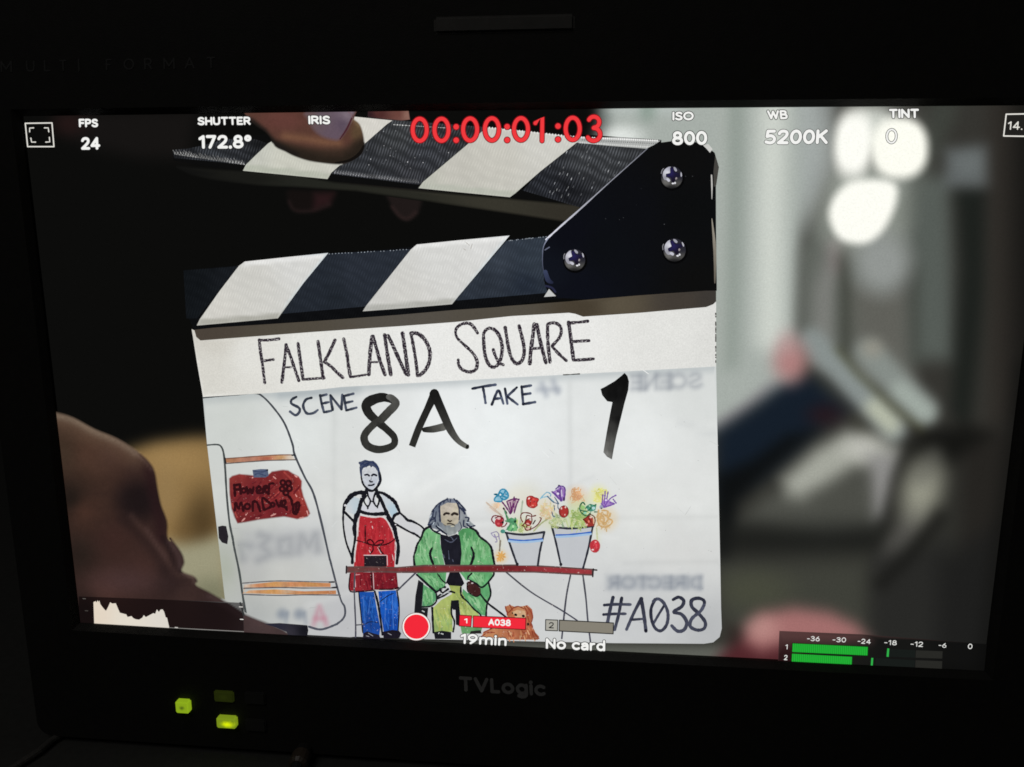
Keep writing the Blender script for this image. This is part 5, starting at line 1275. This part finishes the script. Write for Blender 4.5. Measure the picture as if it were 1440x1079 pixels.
def screw(cx, cy, r, rot):
    p = Piece(); k = r / 16.0
    ca, sa = math.cos(math.radians(rot)), math.sin(math.radians(rot))
    def t(pts): # measured in ninths of a pixel round (758, 530) on the upper screw
        out = []
        for x, y in pts:
            u, v = (x - 758) / 9 * k, (y - 530) / 9 * k
            out.append((cx + u * ca - v * sa, cy + u * sa + v * ca))
        return out
    p.ell(cx + .6, cy + 1.6, r * 1.12, r * 1.1, (7, 7, 8))
    f = Field((40, 40, 48)); f.poly([(cx - 40, cy + r * .2), (cx + 40, cy + r * .3), (cx + 40, cy + 40), (cx - 40, cy + 40)], (74, 73, 71), r * .6); f.ell(cx - r * .5, cy + r * .3, r * .35, r * .4, (112, 111, 108), r * .4, .8); f.ell(cx, cy + r * .98, r * .7, r * .22, (30, 30, 31), r * .3, .9)
    p.ell(cx, cy, r * .97, r, f, step=2)
    p.fill(t([(640, 500), (665, 430), (740, 392), (750, 480), (705, 505), (700, 560), (660, 560)]), idw([(cx - 6, cy - 6, (232, 232, 240)), (cx - 9, cy + 1, (140, 140, 150)), (cx - 2, cy - 12, (156, 156, 172))]), step=2, curve=3)
    p.fill(t([(782, 398), (806, 405), (826, 438), (812, 456), (790, 436)]), (160, 160, 170), curve=3)
    p.fill(t([(876, 462), (887, 482), (889, 512), (877, 526), (872, 495)]), (190, 190, 200), curve=3)
    p.fill(t([(686, 556), (712, 540), (738, 572), (716, 590)]), (196, 196, 206), curve=3)
    p.fill(t([(803, 542), (822, 526), (828, 550), (808, 560)]), (150, 142, 144), curve=3)
    p.fill(t([(736, 405), (780, 402), (794, 462), (856, 476), (878, 524), (806, 530), (796, 600), (756, 600), (746, 536), (682, 528), (682, 486), (736, 474)]), (26, 22, 44))
    p.fill(t([(742, 415), (775, 410), (788, 468), (850, 480), (872, 520), (800, 522), (792, 590), (762, 592), (752, 528), (690, 520), (690, 492), (742, 480)]), idw([(cx - 1, cy - 5, (40, 36, 88)), (cx + 3, cy + 5, (24, 19, 22)), (cx + 8, cy - 2, (26, 24, 42)), (cx - 6, cy, (32, 28, 66))]), step=2)
    p.ell(*t([(772, 610)])[0], 1.7 * k, 1.2 * k, (232, 232, 236)); p.ell(*t([(800, 604)])[0], 1.3 * k, 1.6 * k, (222, 222, 228))
    p.stroke(t([(622, 480), (632, 440), (650, 418)]), 1.3, (130, 130, 136))
    p.build('screw', PX, screen)


screw(944.7, 249.5, 15.6, 0); screw(808.2, 365.8, 15.2, -14); screw(948.6, 351.8, 16.2, -18)

# ------------------------------------------------------------------ hands
HAND = U_([(-40, 85), (75, 95), (200, 130), (350, 210), (500, 272), (640, 358), (720, 430), (758, 500), (775, 600), (800, 720), (840, 830), (842, 930), (862, 965)]) + V_([(645, 130), (700, 200), (718, 255), (706, 300), (765, 325), (784, 350), (778, 372), (850, 410), (950, 468), (1030, 520), (1150, 568), (1235, 608), (1260, 660), (400, 660), (60, 640)])
hf = Field(idw([(85, 640, (62, 48, 38)), (130, 640, (74, 52, 41)), (170, 640, (70, 49, 40)), (120, 720, (66, 45, 37)), (160, 760, (57, 38, 34)), (200, 800, (62, 42, 38)), (150, 830, (71, 48, 43)), (120, 860, (38, 29, 27)), (240, 820, (46, 33, 32)), (260, 840, (58, 42, 39)), (300, 860, (52, 38, 37)), (370, 880, (70, 56, 56)), (215, 700, (38, 26, 26)), (110, 780, (40, 31, 27)), (98, 700, (34, 27, 23)), (190, 660, (54, 38, 34))]))
hf.line(smooth(U_([(60, 150), (200, 190), (340, 265), (500, 345), (620, 410)])), 16, (96, 75, 60), 34, .75)
hf.line(smooth(U_([(60, 112), (200, 146), (340, 222), (500, 292), (625, 368)])), 7, (134, 118, 101), 14, .85)
hf.line(U_([(620, 372), (700, 430), (740, 490)]), 3, (122, 100, 88), 6, .5)
hf.ell(*m1(U_, 630, 690), 26, 26, (28, 21, 22), 36, .9)
hf.ell(*m1(V_, 420, 350), 40, 16, (74, 54, 54), 34, .6)
hf.ell(*m1(U_, 430, 400), 30, 16, (74, 54, 46), 34, .5)
hf.line(U_([(720, 500), (745, 640), (790, 820), (800, 950)]), 14, (40, 24, 26), 18, .7)
hf.line(U_([(700, 880), (760, 980), (830, 1079)]), 3, (80, 60, 58), 9, .6)
hf.line(V_([(640, 150), (690, 220), (700, 290)]), 7, (70, 54, 54), 9, .7)
hf.line(V_([(610, 130), (650, 210), (670, 290), (700, 305)]), 5, (32, 23, 24), 9, .8)
hf.line(smooth(V_([(450, 20), (500, 80), (580, 170), (640, 260), (690, 320)])), 5, (84, 62, 56), 13, .5)
hf.line(smooth(V_([(400, 40), (480, 110), (560, 200), (620, 300)])), 8, (36, 26, 26), 20, .55)
for yy in (0, 30, 62): hf.line(smooth(U_([(300, 640 + yy * 3), (380, 650 + yy * 3), (450, 640 + yy * 3)])), 2, (48, 34, 31), 10, .35)
hf.line(V_([(720, 310), (775, 335), (776, 355)]), 5, (124, 104, 94), 8, .6)
hf.line(V_([(776, 335), (782, 362)]), 3, (34, 26, 26), 5, .8)
hf.line(V_([(850, 425), (1000, 520), (1150, 590)]), 7, (80, 62, 62), 12, .5)
under_hand = Field(bgf); under_hand.poly(BOARD, bf, 1.5)
Piece().fill(HAND, hf, step=4, feather=4, under=under_hand, curve=4).build('lower_hand', PHD, screen)
ptb = Piece().fill(V_([(1120, 566), (1200, 563), (1340, 574), (1345, 600), (1335, 650), (1260, 660), (1235, 608), (1180, 585)]), idw([(390, 885, (42, 42, 56)), (430, 885, (24, 24, 30)), (405, 892, (52, 50, 58))]), step=4)
ptb.build('dark_sleeve', PX, screen)
FING = Z1([(930, 40), (945, 130), (1010, 195), (1100, 255), (1150, 310), (1200, 405), (1300, 455), (1400, 505)]) + Z2([(400, 552), (600, 580), (740, 582), (850, 532), (930, 465), (952, 390), (940, 280), (905, 180), (850, 132), (832, 110), (832, 75), (800, 20), (380, 0)])
ff = Field((86, 57, 48))
ff.ell(*m1(Z2, 120, 140), 30, 14, (98, 60, 54), 20, .8)
ff.line(Z2([(150, 300), (380, 330), (600, 370), (690, 375)]), 7, (130, 93, 68), 18, .8)
ff.ell(*m1(Z2, 880, 260), 9, 14, (88, 70, 50), 12, .9)
ff.line(Z2([(850, 140), (900, 200)]), 3, (134, 116, 84), 6, .7)
ff.line(Z2([(-250, 290), (0, 400), (250, 445), (500, 470), (760, 460), (860, 400)]), 12, (58, 45, 36), 16, .9)
ff.line(Z2([(-260, 320), (-100, 400), (100, 450), (300, 515), (550, 570), (740, 570), (880, 490), (950, 400)]), 24, (38, 32, 26), 16, .95)
ff.poly(Z1([(930, 110), (985, 130), (1110, 230), (1200, 340), (1330, 420), (1439, 470), (1439, 520), (1300, 470), (1190, 420), (1120, 320), (1000, 215)]), (30, 26, 24), 8)
under_f = Field(bgf)
under_f.poly([(377, 202), (341.5, 240.3), (460.5, 252), (552, 169.5), (496, 164)], uw, 2)
under_f.poly(U2, ubk, 2); under_f.poly(U1, ubk, 2)
pfn = Piece().fill(FING, ff, step=2.5, feather=2.4, under=under_f, curve=3)
pfn.stroke(Z2([(660, 570), (800, 545), (900, 480), (945, 400)]), [2, 4, 5, 3], (20, 17, 15), sm=5)
pfn.build('finger', PHD, screen)
nl = Piece().fill(Z2([(360, 30), (820, 25), (832, 90), (822, 130), (770, 235), (700, 330), (640, 335), (520, 300), (430, 225), (385, 140)]), idw([(450, 165, (98, 86, 96)), (480, 175, (88, 74, 88)), (470, 190, (98, 82, 94)), (487, 161, (122, 108, 118)), (440, 168, (100, 78, 76))]), step=2, curve=2, feather=6, under=ff)
nl.stroke(Z2([(832, 100), (775, 225), (705, 330)]), [2.2, 2.4, 1.4], (70, 34, 42)); nl.stroke(Z2([(790, 58), (820, 75), (828, 110)]), 1.4, (122, 98, 104))
nl.build('fingernail', PX, screen)
f2 = Piece().fill(Z2([(990, 20), (1395, 15), (1412, 130), (1330, 140), (1230, 130), (1080, 115), (990, 98)]), idw([(530, 160, (82, 46, 43)), (560, 160, (102, 64, 57)), (573, 162, (140, 104, 92)), (522, 165, (36, 22, 28))]), step=3, feather=1.5, under=lambda x, y: const((50, 36, 40))(x, y))
f2.build('finger', PX, screen)

# ------------------------------------------------------------------ camera read-outs drawn over the picture
WT = (243, 243, 240)
OL = (44, 44, 42)


def cap(s, f, BL, BR, TL, weight=.235, name='caption', col=WT, outline=OL, ow=1.9):
    p = Piece().text(s, m1(f, *BL), m1(f, *BR), m1(f, *TL), col, weight, outline, ow)
    p.build(name, PO, screen)


pic = Piece()
fr = A_([(128, 157), (263, 155), (273, 275), (140, 275)])
for i in range(4): pic.stroke([fr[i], fr[(i + 1) % 4]], 1.8, (224, 222, 214))
for q in [[(150, 200), (150, 181), (170, 180)], [(225, 180), (244, 180), (247, 200)], [(156, 232), (160, 252), (180, 252)], [(232, 252), (252, 251), (250, 228)]]:
    pic.stroke(A_(q), 1.7, (224, 222, 214), sm=0)
pic.build('frame_icon', PO, screen)
cap('FPS', A_, (400, 177), (497, 177), (398, 134)); cap('24', A_, (411, 291), (508, 290), (409, 227), .215, 'readout')
cap('SHUTTER', A_, (1001, 167), (1269, 165), (999, 125)); cap('172.8°', A_, (1006, 286), (1274, 284), (1004, 217), .215, 'readout')
cap('IRIS', B_, (122, 162), (232, 162), (120, 118))
cap('ISO', C_, (668, 143), (776, 142), (668, 98)); cap('800', C_, (667, 268), (845, 266), (666, 197), .215, 'readout')
cap('WB', D_, (143, 137), (246, 136), (138, 91)); cap('5200K', D_, (125, 264), (446, 262), (130, 189), .215, 'readout', ow=1.5)
cap('TINT', D_, (757, 132), (909, 131), (756, 84)); cap('0', D_, (740, 260), (797, 260), (742, 184), .12, 'readout', ow=1.6)
pic = Piece()
bx = D_([(1520, 108), (1350, 111), (1337, 221), (1520, 224)])
pic.fill(bx, (34, 33, 31)); pic.strokes([bx[0:2], bx[1:3], bx[2:4]], 1.9, (230, 228, 220)).text('14.', m1(D_, 1356, 190), m1(D_, 1432, 190), m1(D_, 1360, 147), (228, 226, 218), .15)
pic.build('battery_readout', PO, screen)
# running time in red
tc = Piece()
red, edge = (240, 58, 62), (120, 14, 24)
Zt = lambda pts: Z(560, 140, 4.797, pts)
def tstrokes(wd, c):
    for cx, cy in ((145, 205), (292, 205), (485, 203), (632, 202), (828, 201), (1177, 198)):
        x, y = m1(Zt, cx, cy); tc.ring(x, y, 9.9, 15.6, wd, c, n=36)
    for cx, ya, yb in ((391, 185, 275), (735, 184, 274), (1078, 180, 270)):
        for yy in (ya, yb):
            x, y = m1(Zt, cx, yy); tc.ell(x, y, wd / 2 + 1.1, wd / 2 + 1.1, c)
    tc.stroke(Zt([(925, 160), (972, 122), (970, 280)]), wd, c, sm=0)
    x, y = m1(Zt, 1320, 153); tc.stroke([(x + 7.6 * math.cos(t), y + 7.6 * math.sin(t)) for t in np.linspace(math.radians(205), math.radians(448), 18)], wd, c, sm=0)
    x, y = m1(Zt, 1318, 236); tc.stroke([(x + 9.2 * math.cos(t), y + 9.0 * math.sin(t)) for t in np.linspace(math.radians(-90), math.radians(152), 20)], wd, c, sm=0)
tstrokes(7.8, edge); tstrokes(5.5, red)
tc.build('timecode', PO, screen)
# recording dot and cards
x, y = m1(PP, 820, 925)
Piece().ell(x, y, 20.4, 20.0, (96, 60, 58)).ell(x, y, 19.5, 19.2, (244, 240, 236), n=40).ell(x, y, 17.4, 17.1, (243, 42, 58), n=40).build('record_dot', PO, screen)
RD = (240, 44, 60)
p = Piece()
for q in ([(388, 113), (465, 118), (460, 187), (385, 182)], [(475, 118), (808, 133), (806, 205), (473, 190)]):
    a = AC(q); p.fill(a, RD); p.strokes([[a[i], a[(i + 1) % 4]] for i in range(4)], 1.1, (84, 18, 26))
p.text('1', m1(AC, 417, 165), m1(AC, 438, 166), m1(AC, 418, 133), WT, .22).text('A038', m1(AC, 570, 178), m1(AC, 712, 184), m1(AC, 571, 136), WT, .22)
p.build('card_slot', PO, screen, 'red card slot in use')
cap('19min', F_, (890, 451), (1124, 463), (892, 399), .215, 'readout')
p = Piece()
a = AC([(933, 142), (1010, 145), (1008, 213), (932, 210)]); p.fill(a, (172, 170, 160)); p.strokes([[a[i], a[(i + 1) % 4]] for i in range(4)], 1.3, (40, 40, 38))
a = AC([(1020, 145), (1362, 163), (1360, 232), (1018, 214)]); p.fill(a, (134, 129, 117)); p.strokes([[a[i], a[(i + 1) % 4]] for i in range(4)], 1.4, (36, 36, 34))
p.text('2', m1(AC, 952, 196), m1(AC, 985, 198), m1(AC, 953, 157), (44, 44, 42), .17)
p.build('card_slot', PO, screen, 'grey empty card slot')
cap('No card', G_, (27, 477), (328, 490), (27, 423), .215, 'readout')
# brightness graph
dim = Field(hf); dim.poly(BOARD, bf, 2); dim.poly(HAND, hf, 2)
pan = lambda base, k, c: (lambda x, y: base(x, y) * k + np.array(c, float))
p = Piece().fill(AD([(60, 105), (700, 128), (1345, 155), (1345, 392), (760, 362), (60, 328)]), pan(dim, .5, (2, 0, 1)), step=2)
p.stroke([(337.5, 847), (341, 858), (343, 866)], 2.6, (52, 54, 54), caps=False)
p.fill(AD([(180, 318), (174, 150), (190, 141), (198, 152), (206, 135), (214, 148), (220, 136), (228, 165), (240, 182), (258, 204), (272, 217), (284, 195), (298, 165), (304, 150), (320, 160), (348, 158), (362, 192), (380, 232), (404, 238), (430, 245), (440, 265), (470, 258), (486, 275), (505, 283), (530, 286), (555, 270), (566, 250), (582, 266), (640, 235), (655, 240), (668, 206), (684, 226), (696, 208), (712, 205), (725, 225), (736, 266), (748, 272), (756, 310), (766, 352)]), idw([(135, 870, (226, 212, 194)), (180, 878, (226, 218, 204)), (230, 875, (220, 214, 204))]), step=5)
p.stroke(AD([(765, 349), (1345, 379)]), 1.0, (140, 138, 134)); p.stroke(AD([(810, 346), (830, 348)]), 1.3, (200, 196, 190))
for a, b, c in (((92, 122), (112, 123), (92, 88, 84)), ((110, 216), (130, 217), (70, 66, 62)), ((1310, 186), (1335, 187), (220, 218, 212)), ((1318, 283), (1340, 284), (236, 234, 228))): p.stroke(AD([a, b]), 1.2, c)
p.build('brightness_graph', PO, screen)
# sound meter
p = Piece().fill(T_([(408, 502), (760, 517), (1283, 558), (1272, 680), (400, 680)]), pan(bgf, .5, (2, 2, 2)), step=5)
gl = lambda x, y: np.where((np.sin((x + y * .1) * 1.9) > .2)[..., None], np.array((34, 196, 54), float), np.array((24, 150, 40), float))
for q in ([(893, 485), (1028, 490), (1026, 527), (891, 522)], [(891, 535), (1026, 540), (1024, 580), (889, 574)]): p.fill(H_(q), (40, 40, 37))
for q in ([(760, 478), (890, 484), (888, 522), (758, 517)], [(690, 524), (888, 535), (886, 574), (688, 566)]): p.fill(H_(q), (24, 28, 26))
p.build('meter_panel', PO, screen)
p = Piece()
for x0, y0, x1, y1, hh in ((269, 450, 650, 468, 43), (266, 502, 570, 518, 42)):
    p.fill(H_([(x0 - 3, y0 - 3), (x1 + 3, y1 - 3), (x1, y1 + hh + 3), (x0 - 5, y0 + hh + 3)]), (10, 40, 16))
    n = int((x1 - x0) / 9.6)
    for i in range(n):
        a, b = i / n, (i + .78) / n
        q = [(x0 + (x1 - x0) * t, y0 + (y1 - y0) * t) for t in (a, b)]
        sh = -2.0
        base_ = H_([(x0 + (x1 - x0) * a, y0 + (y1 - y0) * a), (x0 + (x1 - x0) * (i + 1.02) / n, y0 + (y1 - y0) * (i + 1.02) / n), (x0 + (x1 - x0) * (i + 1.02) / n + sh, y0 + (y1 - y0) * (i + 1.02) / n + hh), (x0 + (x1 - x0) * a + sh, y0 + (y1 - y0) * a + hh)])
        p.fill(base_, (22, 134, 38))
        p.fill(H_([q[0], q[1], (q[1][0] + sh, q[1][1] + hh), (q[0][0] + sh, q[0][1] + hh)]), (36, 176, 54))
for q in ([(748, 475), (758, 476), (755, 518), (744, 517)], [(667, 523), (677, 524), (674, 566), (664, 565)]): p.fill(H_(q), (48, 176, 74))
p.build('sound_meter', PO, screen)
for s, BL, BR, top in (('-36', (341, 437), (405, 440), 412), ('-30', (470, 443), (538, 445), 418), ('-24', (597, 450), (663, 454), 425), ('-18', (732, 457), (795, 460), 432), ('-12', (865, 465), (928, 468), 439), ('-6', (1007, 470), (1046, 473), 446), ('0', (1155, 478), (1178, 479), 451), ('1', (231, 480), (243, 480), 455), ('2', (224, 534), (242, 535), 508)):
    cap(s, H_, BL, BR, (BL[0] + 2, top), .16, 'meter_mark', (226, 226, 222), None)

# ------------------------------------------------------------------ things lying in front of the monitor
cb = bpy.data.objects.new('cable_plug', None); C.objects.link(cb)
a = PT(424, 1060, 0.006); cb.location = (a[0], a[1], 0)
cb['label'] = 'small cable plug with a metal collar below the monitor front'; cb['category'] = 'plug'
bm = tube(bmesh.new(), [(0, 0.0, 0.005), (0.0006, -0.006, 0.005), (0.0006, -0.0075, 0.005)], [0.0042, 0.0042, 0.0030], 14); mesh_obj('collar', bm, M_METAL, cb)
bm = tube(bmesh.new(), [(0, 0.012, 0.005), (0, 0.0002, 0.005)], [0.0036, 0.0036], 12); mesh_obj('socket', bm, M_RUBBER, cb)
bm = tube(bmesh.new(), [(0.0006, -0.0076, 0.005), (0.001, -0.02, 0.0042), (0.004, -0.05, 0.0028), (0.012, -0.10, 0.0026), (0.03, -0.18, 0.0026)], [0.0026, 0.0025, 0.0024, 0.0024, 0.0024], 10); mesh_obj('cord', bm, M_RUBBER, cb)
a = PT(73, 1048); b = PT(38, 1078)
d = b - a
bm = tube(bmesh.new(), [(a[0] + 0.004, a[1] + 0.012, 0.0022), (a[0], a[1], 0.0022), tuple(a + d * .5 + np.array((0, 0, 0.0022))), tuple(a + d * 1.6 + np.array((-.004, 0, .0022))), tuple(a + d * 4 + np.array((-.02, 0, .0022)))], 0.0016, 10)
cd2 = mesh_obj('cable', bm, M_TALLY)
cd2['label'] = 'thin grey cable running out from under the monitor corner'; cd2['category'] = 'cable'
